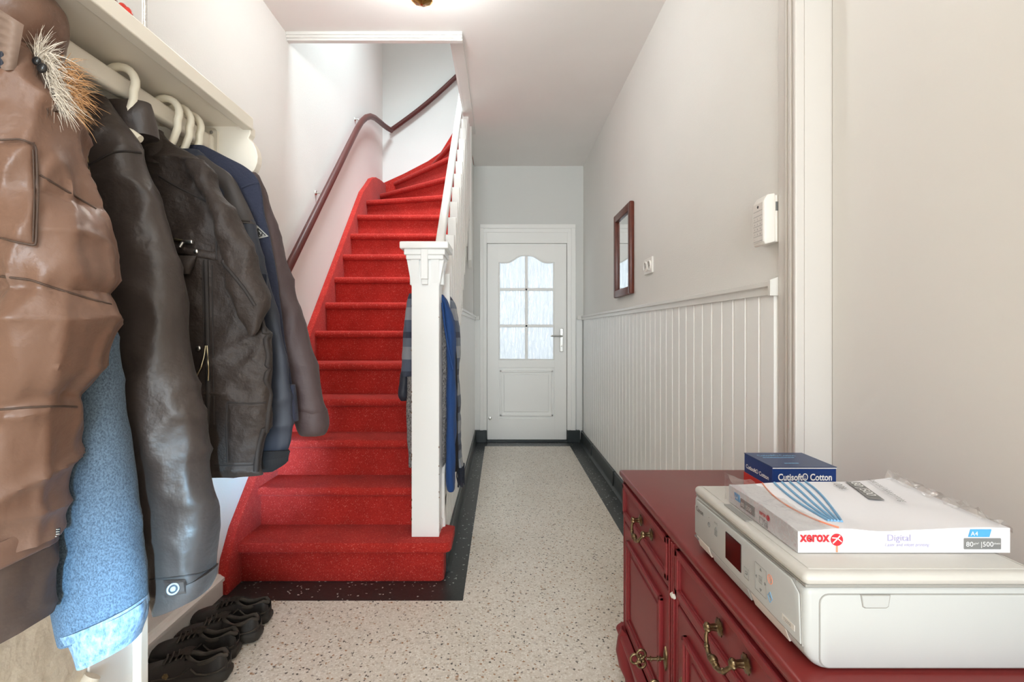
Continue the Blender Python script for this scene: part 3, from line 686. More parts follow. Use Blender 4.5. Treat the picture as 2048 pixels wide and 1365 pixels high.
# ================================================================== cabinet
CT = .699
def cabinet():
    x0, x1, y0, y1 = .385, .815, .58, 1.578
    t = thing('cabinet', 'oxblood red painted sideboard with brass handles beneath the printer', 'cabinet', (.6, 1.08, 0))
    bm = new(); box(bm, x0-.012, x1, y0-.01, y1+.010, CT-.018, CT, .006, 3); obj('top', bm, 'cabtop', t, 40)
    bm = new(); box(bm, x0-.004, x1, y0, y1+.004, CT-.030, CT-.016, .005, 2); obj('cornice', bm, 'cab', t)
    bm = new(); box(bm, x0+.006, x1, y0, y1, .17, CT-.025); obj('carcass', bm, 'cab', t)
    ym0, ym1 = 1.095, 1.142
    # stiles
    for (a, b) in ((y0, y0+.02), (ym0, ym1), (y1-.012, y1)):
        bm = new(); box(bm, x0-.001, x0+.02, a, b, .17, CT-.028, .003); obj('stile', bm, 'cab', t)
    bm = new()
    for yy in (ym0+.008, ym0+.020, ym1-.010): box(bm, x0-.006, x0+.005, yy, yy+.006, .20, CT-.03, .002)
    obj('reeding', bm, 'cab', t)
    bm = new(); box(bm, x0+.001, x0+.02, y0, y1, .545, .562, .002); obj('rail', bm, 'cab', t)
    def frame(bm, a, b, c, d, w, x, h):
        for (u0, u1, w0, w1) in ((a, b, c, c+w), (a, b, d-w, d), (a, a+w, c, d), (b-w, b, c, d)): box(bm, x-h, x+.004, u0, u1, w0, w1, min(w, h)*.35, 2)
    def pull(d, yc, zc, parent):
        X = x0-.004
        h = None
        for s in (-1, 1):
            bm = new(); Mx = Matrix.Translation((X, yc+s*.048, zc)) @ Matrix.Rotation(-PI/2, 4, 'Y')
            lathe(bm, [(.001, 0), (.014, 0), (.0145, .002), (.010, .004), (.006, .006), (.005, .016), (.0075, .019), (.008, .023), (.005, .027), (.001, .028)], 20, Mx, (10, .09))
            r = obj('rosette', bm, 'brass', parent, 50)
        bm = new(); N = 18; path = []; rad = []
        for k in range(N+1):
            s = -1+2*k/N
            path.append((X-.021-.012*(1-s*s)**.5*.9, yc+s*.048, zc-.003-.022*(1-abs(s)**2.6)-.006*math.sin(PI*abs(s))))
            rad.append(.0032+.0022*(1-abs(s)))
        tube(bm, path, rad, 10)
        for k in (7, 8, 9, 10, 11): p = path[k]; ball(bm, p, .0062 if k != 9 else .0078, u=10, v=6)
        for k in (3, 15): ball(bm, path[k], .0052, u=8, v=6)
        obj('bail', bm, 'brass', parent, 60)
    for (a, b, yc) in ((ym1, y1-.012, 1.318), (y0+.02, ym0, .825)):
        bm = new(); box(bm, x0, x0+.02, a+.004, b-.004, .566, CT-.034, .003); dr = obj('drawer', bm, 'cab', t)
        bm = new(); frame(bm, a+.004, b-.004, .566, CT-.034, .016, x0, .008); frame(bm, a+.018, b-.018, .580, CT-.048, .005, x0, .004); obj('moulding', bm, 'cab', dr)
        pull(dr, yc, .622, dr)
    for k, (a, b) in enumerate(((ym1, y1-.012), (y0+.02, ym0))):
        bm = new(); box(bm, x0, x0+.02, a+.003, b-.003, .215, .540, .003); d = obj('door', bm, 'cab', t)
        bm = new(); i0, i1 = a+.05, b-.05
        ap = [(i0, .25), (i1, .25), (i1, .44), (i1-.03, .475), ((i0+i1)/2, .50), (i0+.03, .475), (i0, .44)]
        ap = [(i0, .255), (i1, .255), (i1, .505), (i0, .505)]
        frame(bm, i0, i1, .255, .505, .012, x0, .010); frame(bm, i0+.012, i1-.012, .267, .493, .007, x0, .006); obj('moulding', bm, 'cab', d)
        bm = new(); box(bm, x0-.003, x0+.004, i0+.035, i1-.035, .29, .47, .003); obj('panel', bm, 'cab', d)
        yk = a+.028 if k == 0 else b-.028
        bm = new(); Mx = Matrix.Translation((x0, yk, .372)) @ Matrix.Rotation(-PI/2, 4, 'Y')
        lathe(bm, [(.001, 0), (.018, 0), (.017, .003), (.008, .005), (.001, .006)], 16, Mx @ Matrix.Diagonal((1.5, .55, 1, 1)), (6, .1)); obj('escutcheon', bm, 'brass', d, 50)
        bm = new(); tube(bm, [(x0, yk, .372), (x0-.045, yk, .372)], .0035, 10)
        for q in (.012, .018, .034): lathe(bm, [(.0035, 0), (.006, .001), (.006, .003), (.0035, .004)], 10, Matrix.Translation((x0-q, yk, .372)) @ Matrix.Rotation(-PI/2, 4, 'Y'))
        # trefoil bow of the key
        for (dx, dz, r) in ((-.058, .011, .010), (-.058, -.011, .010), (-.072, 0, .011)):
            c = Vector((x0+dx, yk, .372+dz)); tube(bm, [c+Vector((math.cos(2*PI*j/14)*r, 0, math.sin(2*PI*j/14)*r)) for j in range(15)], .003, 8)
        for q in range(5): ball(bm, (x0-.058-.006*math.cos(q*1.3), yk, .372+.008*math.sin(q*1.3)), .004, u=8, v=6)
        obj('key', bm, 'brass', d, 60)
    # shaped apron and cabriole feet
    bm = new(); N = 20
    pts = [(y0+.03+(y1-y0-.06)*k/N, .15-.03*math.sin(PI*2*(k/N))**2) for k in range(N+1)]
    prism(bm, pts+[(y1-.03, .215), (y0+.03, .215)], 'x', x0-.004, x0+.02); obj('apron', bm, 'cab', t)
    bm = new(); prism(bm, [(x0-.018, .185), (x0-.022, .195), (x0-.018, .205), (x0-.004, .215), (x0+.02, .215), (x0+.02, .185)], 'y', y0, y1+.012, .002, 1); obj('base_moulding', bm, 'cab', t)
    for yy in (y1-.035, y0+.035):
        for xx, s in ((x0+.018, -1), (x1-.04, 1)):
            bm = new()
            path = [(xx, yy, .205), (xx+s*.012, yy, .18), (xx+s*.020, yy, .15), (xx+s*.016, yy, .11), (xx+s*.004, yy, .07), (xx+s*.002, yy, .035), (xx+s*.014, yy, .012), (xx+s*.022, yy, 0)]
            tube(bm, path, [.036, .034, .030, .025, .019, .017, .021, .018], 14); obj('foot', bm, 'cab', t, 60)
    bm = new()
    for (yy, zz, s) in ((1.108, .553, 1.0), (1.118, .548, .8)): ball(bm, (x0-.004, yy, zz), .009*s, .5, 1.3, .75, 7, 5)
    obj('paint_chip', bm, 'chip', t)['label'] = 'white chip of bare filler'
cabinet()

# ================================================================== printer
def printer():
    x0, x1, y0, y1, z0 = .392, .707, .646, 1.018, CT+.001
    t = thing('printer', 'white inkjet printer standing on the red sideboard', 'printer', ((x0+x1)/2, (y0+y1)/2, z0))
    bm = new(); prism(bm, [(x0+.022, z0), (x1, z0), (x1, z0+.108), (x0, z0+.108), (x0, z0+.030), (x0+.006, z0+.012)], 'y', y0, y1, .010, 4); obj('body', bm, 'printer', t, 45)
    bm = new(); box(bm, x0+.002, x1-.002, y0+.002, y1-.002, z0+.106, z0+.1105, .002); obj('lid_gap', bm, 'groove', t)
    bm = new(); box(bm, x0-.0005, x1, y0-.0005, y1+.0005, z0+.1085, z0+.126, .009, 4); obj('scanner_lid', bm, 'printerlid', t, 45)
    bm = new(); box(bm, x0+.012, x1-.012, y0+.012, y1-.012, z0+.124, z0+.1275, .003, 2); obj('lid_plate', bm, 'printerlid', t, 45)
    bm = new(); box(bm, x0+.008, x0+.020, .82, .90, z0+.1262, z0+.1282, .001); obj('lid_grip', bm, 'groove', t)
    # control panel on the front (facing -x)
    xf = x0-.0025
    bm = new(); prism(bm, [(y0+.006, z0+.030), (y1-.010, z0+.034), (y1-.010, z0+.088), (y1-.02, z0+.102), (y0+.028, z0+.106), (y0+.010, z0+.095)], 'x', xf, x0+.004, .0018, 2)
    p = obj('control_panel', bm, 'printer', t, 45)
    bm = new(); prism(bm, [(y0+.005, z0+.0285), (y1-.009, z0+.0325), (y1-.009, z0+.0885), (y1-.0195, z0+.1035), (y0+.0275, z0+.1072), (y0+.0088, z0+.096)], 'x', x0-.0008, x0+.004); obj('panel_gap', bm, 'groove', t)
    def onp(y, z, e=.0004): return (xf-e, y, z)
    RT = (0, -1, 0); UP = (0, 0, 1)
    text('lettering', 'Canon', 'dark', p, onp(1.000, z0+.082), RT, UP, .013, width=.034, bold=.0)
    bm = new(); box(bm, xf-.0012, xf+.001, .812, .868, z0+.046, z0+.092, .001); obj('screen', bm, 'screen', p)
    def ring(bm, y, z, r, w=.0006):
        tube(bm, [(xf-.0004, y+math.cos(2*PI*k/20)*r, z+math.sin(2*PI*k/20)*r) for k in range(21)], w, 6, cap=False)
    def loop(bm, pts, w=.0006): tube(bm, [(xf-.0004, y, z) for y, z in pts]+[(xf-.0004, *pts[0])], w, 6, cap=False)
    bm = new(); ring(bm, .938, z0+.076, .0042); box(bm, xf-.0008, xf, .9375, .9385, z0+.076, z0+.081); box(bm, xf-.0008, xf, .9375, .9385, z0+.089, z0+.090); obj('power_symbol', bm, 'grey', p)
    text('lettering', 'HOME', 'grey', p, onp(.915, z0+.088), RT, UP, .006, width=.014)
    bm = new(); loop(bm, [(.913, z0+.068), (.913, z0+.078), (.908, z0+.083), (.903, z0+.078), (.903, z0+.068)])
    for zz in (.071, .0735, .076): box(bm, xf-.0008, xf, .9055, .9105, z0+zz, z0+zz+.0007)
    obj('home_symbol', bm, 'grey', p)
    bm = new(); loop(bm, [(.767, z0+.045), (.767, z0+.086), (.735, z0+.086), (.735, z0+.045)], .0004)
    loop(bm, [(.7555, z0+.0605), (.7555, z0+.0705), (.7465, z0+.0705), (.7465, z0+.0605)], .0004); loop(bm, [(.802, z0+.046), (.802, z0+.062), (.787, z0+.062), (.787, z0+.046)], .0004)
    obj('button_outline', bm, 'groove', p)
    text('lettering', 'OK', 'grey', p, onp(.7545, z0+.0635), RT, UP, .0055, width=.007)
    for (y, z, sy, sz) in ((.751, .079, 1, 1), (.751, .052, 1, -1)):
        bm = new(); prism(bm, [(y-.0028, z0+z), (y+.0028, z0+z), (y, z0+z+.0045*sz)], 'x', xf-.0006, xf); obj('arrow', bm, 'grey', p)
    for (y, s) in ((.7625, 1), (.7395, -1)):
        bm = new(); prism(bm, [(y, z0+.0632), (y, z0+.0678), (y+s*.004, z0+.0655)], 'x', xf-.0006, xf); obj('arrow', bm, 'grey', p)
    bm = new(); tube(bm, [(xf-.0004, .798, z0+.0565), (xf-.0004, .7925, z0+.0565), (xf-.0004, .7915, z0+.0545), (xf-.0004, .7925, z0+.0525), (xf-.0004, .798, z0+.0525)], .0005, 6); obj('back_symbol', bm, 'grey', p)
    bm = new(); loop(bm, [(.7245+.0065*math.cos(PI/8+k*PI/4), z0+.0795+.0065*math.sin(PI/8+k*PI/4)) for k in range(8)], .0005); loop(bm, [(.727, z0+.082), (.722, z0+.0815), (.724, z0+.0765)], .0004); obj('stop_symbol', bm, 'orange', p)
    bm = new(); loop(bm, [(.7245, z0+.046), (.7305, z0+.0535), (.7245, z0+.061), (.7185, z0+.0535)], .0006); loop(bm, [(.727, z0+.0535), (.7245, z0+.057), (.722, z0+.0535)], .0003); obj('start_symbol', bm, 'stripeblue', p)
    bm = new(); box(bm, xf-.0006, xf+.001, .664, .694, z0+.040, z0+.048, .0003); obj('model_plate', bm, 'keygrey', p)
    text('lettering', 'TS5050', 'grey', p, onp(.690, z0+.0415, .0008), RT, UP, .006, width=.018)
    # output slots below the panel
    for (a, b) in ((.945, 1.002), (.795, .935), (.690, .785)):
        bm = new(); prism(bm, [(x0-.001, z0+.030), (x0+.004, z0+.032), (x0+.012, z0+.013), (x0+.006, z0+.010)], 'y', a, b, .0008, 1); obj('tray_flap', bm, 'printer' if b < .94 and a > .75 else 'keygrey', t)
    # side panel facing the camera with finger notch
    ys = y0-.0015
    bm = new(); r = .012
    def rr(xa, xb, za, zb, r):
        o = []
        for (cx, cz, a0) in ((xb-r, zb-r, 0), (xa+r, zb-r, 90), (xa+r, za+r, 180), (xb-r, za+r, 270)):
            o += [(cx+r*math.cos(math.radians(a0+k*22.5)), cz+r*math.sin(math.radians(a0+k*22.5))) for k in range(5)]
        return o
    prism(bm, rr(x0+.018, x1-.012, z0+.004, z0+.100, .012), 'y', y0-.0004, y0+.004); obj('panel_gap', bm, 'groove', t)
    bm = new(); prism(bm, rr(x0+.0192, x1-.0132, z0+.0052, z0+.0988, .011), 'y', ys, y0+.004, .0008, 2); sp = obj('side_panel', bm, 'printer', t, 45)
    bm = new(); prism(bm, [(.4625, z0+.0995), (.465, z0+.084), (.468, z0+.082), (.496, z0+.082), (.499, z0+.084), (.5015, z0+.0995)], 'y', ys-.0006, ys+.001, .0004, 1); obj('finger_notch', bm, 'groove', sp)
    bm = new(); prism(bm, [(.4640, z0+.0985), (.466, z0+.0850), (.469, z0+.0832), (.495, z0+.0832), (.498, z0+.0850), (.5000, z0+.0985)], 'y', ys-.0012, ys+.001, .0004, 1); obj('notch_face', bm, 'printer', sp)
    bm = new(); box(bm, x0-.0012, x0+.003, .992, 1.012, z0+.024, z0+.0275); obj('memory_slot', bm, 'grey', t)
printer()

# ================================================================== ream of paper
def paper():
    zb = CT+.1300; th = .034; xa, xb, ya, yb = .415, .712, .700, .912
    t = thing('paper_ream', 'opened ream of printer paper in clear film on the printer lid', 'paper', ((xa+xb)/2, (ya+yb)/2, zb))
    NX, NYY = 24, 18
    def topz(u, v):   # u along x 0..1, v along y 0..1 (near to far)
        return zb+th-.004*math.exp(-((u)/.18)**2)*(1-.4*v)+.012*max(0, u-.45)**1.4*v*1.6-.004*math.exp(-((u-.38)/.12)**2-((v-.15)/.4)**2)+.0015*math.sin(u*9+v*4)
    bm = new()
    T = [[bm.verts.new((xa+(xb-xa)*i/NX, ya+(yb-ya)*j/NYY, topz(i/NX, j/NYY))) for i in range(NX+1)] for j in range(NYY+1)]
    for j in range(NYY):
        for i in range(NX): bm.faces.new((T[j][i], T[j][i+1], T[j+1][i+1], T[j+1][i]))
    ringv = [T[0][i] for i in range(NX+1)]+[T[j][NX] for j in range(1, NYY+1)]+[T[NYY][i] for i in range(NX-1, -1, -1)]+[T[j][0] for j in range(NYY-1, 0, -1)]
    low = [bm.verts.new((v.co.x, v.co.y, zb)) for v in ringv]
    for k in range(len(ringv)): bm.faces.new((ringv[k], low[k], low[(k+1) % len(low)], ringv[(k+1) % len(low)]))
    bm.faces.new(low); obj('sheets', bm, 'paper', t, 40)
    # print on the near side
    yn = ya-.0012
    RX = (1, 0, 0); UZ = (0, 0, 1)
    text('lettering', 'xerox', 'xred', t, (xa+.003, yn, zb+.016), RX, UZ, .020, width=.042, bold=.0006)
    bm = new(); lathe(bm, [(.001, 0), (.0085, 0), (.0085, .0006), (.001, .0006)], 20, Matrix.Translation((xa+.054, yn+.0006, zb+.0185)) @ Matrix.Rotation(PI/2, 4, 'X')); s = obj('emblem', bm, 'xred', t)
    bm = new()
    tube(bm, [(xa+.047, yn-.0004, zb+.0215), (xa+.054, yn-.0004, zb+.021), (xa+.060, yn-.0004, zb+.016)], .0008, 6); tube(bm, [(xa+.048, yn-.0004, zb+.014), (xa+.0535, yn-.0004, zb+.0195), (xa+.058, yn-.0004, zb+.0245)], .0008, 6); obj('emblem_line', bm, 'whitep', s)
    text('lettering', 'Digital', 'lav', t, (xa+.124, yn, zb+.017), RX, UZ, .013, width=.032)
    text('lettering', 'Laser and inkjet printing', 'lav', t, (xa+.121, yn, zb+.0095), RX, UZ, .0065, width=.062, shear=.25)
    bm = new(); prism(bm, [(xa+.238, zb+.0225), (xa+.267, zb+.0225), (xa+.270, zb+.033), (xa+.241, zb+.033)], 'y', yn, yn+.002); tg = obj('size_tag', bm, 'lblue', t)
    text('lettering', 'A4', 'whitep', tg, (xa+.2405, yn-.0004, zb+.0245), RX, UZ, .0085, width=.010)
    bm = new(); prism(bm, [(xa+.232, zb+.005), (xa+.284, zb+.005), (xa+.284, zb+.0205), (xa+.232, zb+.0205)], 'y', yn, yn+.002, .0008, 1); tg = obj('weight_tag', bm, 'grey', t)
    text('lettering', '80', 'whitep', tg, (xa+.2335, yn-.0006, zb+.0095), RX, UZ, .0095, width=.010); text('lettering', 'g/m²', 'whitep', tg, (xa+.2448, yn-.0006, zb+.0125), RX, UZ, .004, width=.007)
    text('lettering', '|500', 'whitep', tg, (xa+.254, yn-.0006, zb+.0095), RX, UZ, .0095, width=.017); text('lettering', 'sheets', 'whitep', tg, (xa+.2725, yn-.0006, zb+.0125), RX, UZ, .004, width=.009)
    bm = new(); box(bm, xa+.053, xa+.0555, yn+.0002, yn+.002, zb+.001, zb+.0105); obj('printed_line', bm, 'orange', t)
    # print on the left side (facing -x)
    xn = xa-.0012; RL = (0, -1, 0)
    bm = new(); prism(bm, [(.868, zb+.012), (.886, zb+.012), (.889, zb+.024), (.871, zb+.024)], 'x', xn, xn+.002); tg = obj('size_tag', bm, 'lblue', t)
    text('lettering', 'A4', 'whitep', tg, (xn-.0004, .885, zb+.0145), RL, UZ, .009, width=.010)
    bm = new(); prism(bm, [(.818, zb+.006), (.866, zb+.006), (.866, zb+.021), (.818, zb+.021)], 'x', xn, xn+.002); tg = obj('weight_tag', bm, 'grey', t)
    text('lettering', '80', 'whitep', tg, (xn-.0004, .864, zb+.0095), RL, UZ, .0095, width=.011); text('lettering', '|500', 'whitep', tg, (xn-.0004, .847, zb+.0095), RL, UZ, .0095, width=.018)
    text('lettering', 'xerox', 'xred', t, (xn, .803, zb+.0175), RL, UZ, .010, width=.020, bold=.0003)
    bm = new(); lathe(bm, [(.001, 0), (.0045, 0), (.0045, .0006), (.001, .0006)], 16, Matrix.Translation((xn+.0006, .777, zb+.0195)) @ Matrix.Rotation(-PI/2, 4, 'Y')); obj('emblem', bm, 'xred', t)
    bm = new()
    for (c0, c1) in ((.792, .802), (.778, .788)):
        tube(bm, [(xn, c0, zb+.003), (xn, c0, zb+.013), (xn, c1, zb+.013), (xn, c1, zb+.003), (xn, c0, zb+.003)], .0004, 6)
    tube(bm, [(xn, .780, zb+.005), (xn, .783, zb+.010), (xn, .786, zb+.005), (xn, .780, zb+.005)], .0006, 6); obj('pictogram', bm, 'grey', t)
    # print on top, following the sheets
    def tp(u, v, e=.0012): return (xa+(xb-xa)*u, ya+(yb-ya)*v, topz(u, v)+e)
    def ribbon(pts, w, m, name):
        bm = new(); tube(bm, [tp(u, v) for u, v in pts], w, 6, flat=1.0); o = obj(name, bm, m, t, 60)
    for k in range(5):
        a_, b_, c_ = (.27+.048*k, .98), (.205+.050*k, .50), (.205+.016*k, .13)
        pts = [((1-q)**2*a_[0]+2*q*(1-q)*b_[0]+q*q*c_[0], (1-q)**2*a_[1]+2*q*(1-q)*b_[1]+q*q*c_[1]) for q in [j/18 for j in range(19)]]
        ribbon(pts, .0021, 'stripeblue', 'printed_stripe')
    a_, b_, c_ = (.20, .985), (.06, .30), (.195, .005)
    ribbon([((1-q)**2*a_[0]+2*q*(1-q)*b_[0]+q*q*c_[0], (1-q)**2*a_[1]+2*q*(1-q)*b_[1]+q*q*c_[1]) for q in [j/18 for j in range(19)]], .0012, 'orange', 'printed_line')
    def flat_text(body, u, v, size, m, width, du=1, dv=0):
        o = Vector(tp(u, v, .0022)); text('lettering', body, m, t, o, (du, dv, 0), (-dv, du, 0), size, width=width)
    r = Vector((-.28, -.96, 0)); u_ = Vector((.96, -.28, 0))
    o = Vector(tp(.70, .97, .003)); bm = new(); vs_ = [bm.verts.new(Vector((q.x, q.y, topz((q.x-xa)/(xb-xa), (q.y-ya)/(yb-ya))+.0022))) for q in [o+r*a+u_*b for a, b in ((0, 0), (.05, 0), (.10, 0), (.10, .022), (.05, .022), (0, .022))]]
    bm.faces.new((vs_[0], vs_[1], vs_[4], vs_[5])); bm.faces.new((vs_[1], vs_[2], vs_[3], vs_[4])); tg = obj('weight_tag', bm, 'grey', t)
    text('lettering', '80 |500', 'whitep', tg, o+r*.010+u_*.004+Vector((0, 0, .0015)), r, u_, .020, width=.074)
    text('lettering', '100%', 'grey', t, Vector(tp(.60, .95, .0035)), r, u_, .020, width=.040)
    text('lettering', 'Laser and inkjet printing', 'grey', t, Vector(tp(.84, .98, .004)), r, u_, .016, width=.125, shear=.2)
    # clear wrapping film, loose and crumpled
    def jit(p, a): return (p[0]+R.uniform(-a, a), p[1]+R.uniform(-a, a), p[2]+R.uniform(-a, a))
    bm = new(); N1, N2 = 26, 8; rows = []
    for j in range(N2+1):       # left flap rising past the far left corner, over the left side
        s = j/N2; row = []
        for i in range(N1+1):
            q = i/N1; yy = ya-.004+(yb-ya+.014)*q
            lift = .020*max(0, q-.55)**1.2*2.0
            if s < .5: p = (xa-.004-.003*math.sin(q*17)*s, yy, zb+.002+(th+lift)*s*2)
            else: p = (xa-.004+(s-.5)*.10, yy, topz(max(0, (s-.5)*.34), min(1, max(0, q)))+.003+lift*(1-(s-.5)*2)+.002*math.sin(q*23+s*9))
            row.append(bm.verts.new(jit(p, .0014)))
        rows.append(row)
    for A, B in zip(rows, rows[1:]):
        for i in range(N1): bm.faces.new((A[i], A[i+1], B[i+1], B[i]))
    obj('clear_film', bm, 'film', t, 30)
    bm = new(); rows = []
    for j in range(5):           # crumpled torn edge along the right side
        s = j/4; row = []
        for i in range(31):
            q = i/30; yy = ya+(yb-ya)*q
            p = (xb-.012+.022*s, yy+.004, topz(1, q)+.003+.007*math.sin(PI*s)+.003*math.sin(q*31+s*5)-(.012*s if q < .2 else 0)); row.append(bm.verts.new(jit(p, .0022)))
        rows.append(row)
    for A, B in zip(rows, rows[1:]):
        for i in range(30): bm.faces.new((A[i], A[i+1], B[i+1], B[i]))
    obj('clear_film', bm, 'film', t, 30)
paper()

# ================================================================== gauze carton
def carton():
    x0, x1, y0, y1, z0, z1 = .634, .784, 1.170, 1.306, CT+.001, CT+.121
    t = thing('carton', 'blue and red cotton dressing carton on the sideboard behind the printer', 'box', ((x0+x1)/2, (y0+y1)/2, z0))
    bm = new(); box(bm, x0, x1, y0, y1, z0, z1, .0015, 1); obj('carton_body', bm, 'boxblue', t)
    bm = new(); box(bm, x0-.0006, x1+.0006, y0-.001, y1+.0006, z1-.0005, z1+.0012, .0004, 1); lid = obj('lid_flap', bm, 'boxtop', t)
    bm = new(); box(bm, x0-.0008, x1+.0008, y0-.0008, y1+.0008, z0+.004, z0+.072); obj('red_band', bm, 'boxred', t)
    bm = new(); box(bm, x0, x1, y0-.0012, y0-.0006, z1-.0028, z1-.0008); obj('flap_edge', bm, 'whitep', t)
    text('lettering', 'Cutisoft® Cotton', 'whitep', t, (x0+.012, y0-.0014, z1-.030), (1, 0, 0), (0, 0, 1), .022, width=.126, bold=.0006)
    text('lettering', 'Cutisoft® Cotton', 'whitep', t, (x0-.0014, y1-.012, z1-.034), (0, -1, 0), (0, 0, 1), .014, width=.110, bold=.0004)
    text('lettering', 'Cutisoft® Cotton', 'stripeblue', lid, (x0+.018, y0+.098, z1+.0016), (1, 0, 0), (0, 1, 0), .022, width=.095, bold=.0005)
    bm = new()
    for k in range(9): box(bm, x0+.022+k*.0088, x0+.0295+k*.0088, y0+.083, y0+.087, z1+.0012, z1+.0016)
    for k in range(4): box(bm, x0+.046+k*.0088, x0+.0535+k*.0088, y0+.030, y0+.034, z1+.0012, z1+.0016)
    obj('small_print', bm, 'stripeblue', lid)
carton()

# ================================================================== coat rack
RX_, RZ_ = -.583, 1.513
def rack():
    t = thing('coat_rack', 'cream painted wall shelf with coat rail and scrolled end bracket', 'coat rack', (-.66, .5, 1.5))
    ye = 1.0
    bm = new(); box(bm, -.83, -.505, -.35, ye, 1.549, 1.563); obj('shelf_board', bm, 'cream', t)
    bm = new(); box(bm, -.518, -.498, -.35, ye+.004, 1.542, 1.567, .002); obj('fascia', bm, 'cream', t)
    # scrolled bracket at the end
    pts = [(-.83, 1.55), (-.502, 1.55), (-.502, 1.535), (-.506, 1.528)]
    c = (-.545, 1.487)
    for k in range(13):
        a = math.radians(48-k*15); pts.append((c[0]+.057*math.cos(a), c[1]+.052*math.sin(a)))
    pts += [(-.63, 1.41), (-.70, 1.37), (-.83, 1.34)]
    bm = new(); prism(bm, pts, 'y', ye, ye+.020, .002, 1); obj('bracket', bm, 'cream', t)
    bm = new(); box(bm, RX_-.010, RX_+.010, -.35, ye-.006, RZ_-.016, RZ_+.016, .007, 3); obj('rail', bm, 'cream', t, 45)
    bm = new(); box(bm, RX_-.018, RX_+.018, ye-.005, ye+.001, RZ_-.024, RZ_+.030, .008, 3); box(bm, RX_-.014, RX_+.014, ye-.022, ye-.004, RZ_-.021, RZ_+.014, .005, 2); fl = obj('rail_socket', bm, 'cream', t, 45)
    bm = new(); ball(bm, (RX_+.006, ye-.006, RZ_+.022), .0035, 1, .5, 1); obj('screw', bm, 'groove', fl)
rack()
def hanger(y, label, lean=0.0):
    t = thing('coat_hanger', label, 'hanger', (RX_, y, RZ_+.03), 'plastic hangers on the coat rail')
    bm = new(); path = []; r = .025; cz = RZ_+.002
    for k in range(13):
        a = math.radians(200-k*19); path.append((RX_+r*math.cos(a)+.004, y+lean*math.sin(a)*r, cz+r*math.sin(a)))
    path += [(RX_+.026, y, cz-.026), (RX_+.018, y, cz-.048), (RX_+.006, y, cz-.066)]
    tube(bm, path, .0062, 10); obj('hook', bm, 'hook', t, 60)
    bm = new(); tube(bm, [(RX_-.15, y, cz-.125), (RX_-.08, y, cz-.090), (RX_, y, cz-.067), (RX_+.012, y, cz-.071), (RX_+.024, y, cz-.077), (RX_+.036, y, cz-.085)], [.006, .007, .008, .008, .007, .006], 10); obj('arm', bm, 'hook', t, 60)
for y, l in ((.605, 'ivory plastic coat hanger holding the brown puffer jacket'), (.757, 'ivory plastic coat hanger with tall hook holding the charcoal nylon coat'), (.860, 'ivory plastic coat hanger holding the dark field jacket'), (.892, 'ivory plastic coat hanger between the field jacket and the fleece'), (.922, 'ivory plastic coat hanger nearest the scrolled bracket')):
    hanger(y, l)

# ---- cloth lofts
def smooth_rows(rows, n):
    """rows of equal-length number tuples, Catmull-Rom resampled to n rows"""
    out = []; m = len(rows)-1
    for k in range(n):
        f = k/(n-1)*m; i = min(int(f), m-1); s = f-i
        p0, p1, p2, p3 = rows[max(i-1, 0)], rows[i], rows[i+1], rows[min(i+2, m)]
        out.append(tuple(.5*((2*b)+(-a+c)*s+(2*a-5*b+4*c-d)*s*s+(-a+3*b-3*c+d)*s**3) for a, b, c, d in zip(p0, p1, p2, p3)))
    return out
def loft(rows, n=70, seg=40, wr=.006, wsc=(9, 9, 5), seed=0, puff=None, tilt=0.0, tilt0=None, power=2.3, closed=True, cr=0.0):
    """rows: (xc, yc, z, a, b) ; a half width in x, b half depth in y. puff: list of (z, depth) seams"""
    bm = new(); R_ = smooth_rows(rows, n); rings = []
    for j, (xc, yc, z, a, b) in enumerate(R_):
        ring = []
        tl = tilt*min(1, (j/(n-1))*1.3) if tilt0 is None else tilt0+(tilt-tilt0)*j/(n-1)
        for k in range(seg):
            t = 2*PI*k/seg; c, s = math.cos(t), math.sin(t)
            ex = 2/power
            dx = a*math.copysign(abs(c)**ex, c); dy = b*math.copysign(abs(s)**ex, s)
            p = Vector((xc+dx, yc+dy, z+tl*dx))
            nv = Vector((c/max(a, .004), s/max(b, .004), 0)).normalized()
            q = Vector((p.x*wsc[0]+seed*3.1, p.y*wsc[1]+seed, p.z*wsc[2]+seed*1.7))
            d = wr*(noise.fractal(q, 1.0, 2.0, 4)+.8*(abs(noise.noise(q*1.7))*2-.6))
            if cr:
                w1 = Vector((p.x*7+p.z*9+seed, p.y*7, p.z*13-p.x*6)); w2 = Vector((p.x*20-p.z*5, p.y*20+seed, p.z*5))
                d += cr*((1-abs(noise.noise(w1)))**5+.7*(1-abs(noise.noise(w2)))**5-.55)
            if puff:
                g = 0
                for (zs, dep, sl) in puff:
                    zz = z-(zs+sl*dx); g = max(g, dep*math.exp(-abs(zz)/.016)); gath = math.exp(-abs(zz)/.035)
                    d += .0045*gath*noise.noise(Vector((p.x*62+p.z*8, p.y*62, seed+p.z*6)))
                d -= g
            ring.append(bm.verts.new(p+nv*d))
        rings.append(ring)
    for A, B in zip(rings, rings[1:]):
        for k in range(seg): bm.faces.new((A[k], A[(k+1) % seg], B[(k+1) % seg], B[k]))
    if closed: bm.faces.new(rings[0][::-1]); bm.faces.new(rings[-1])
    return bm
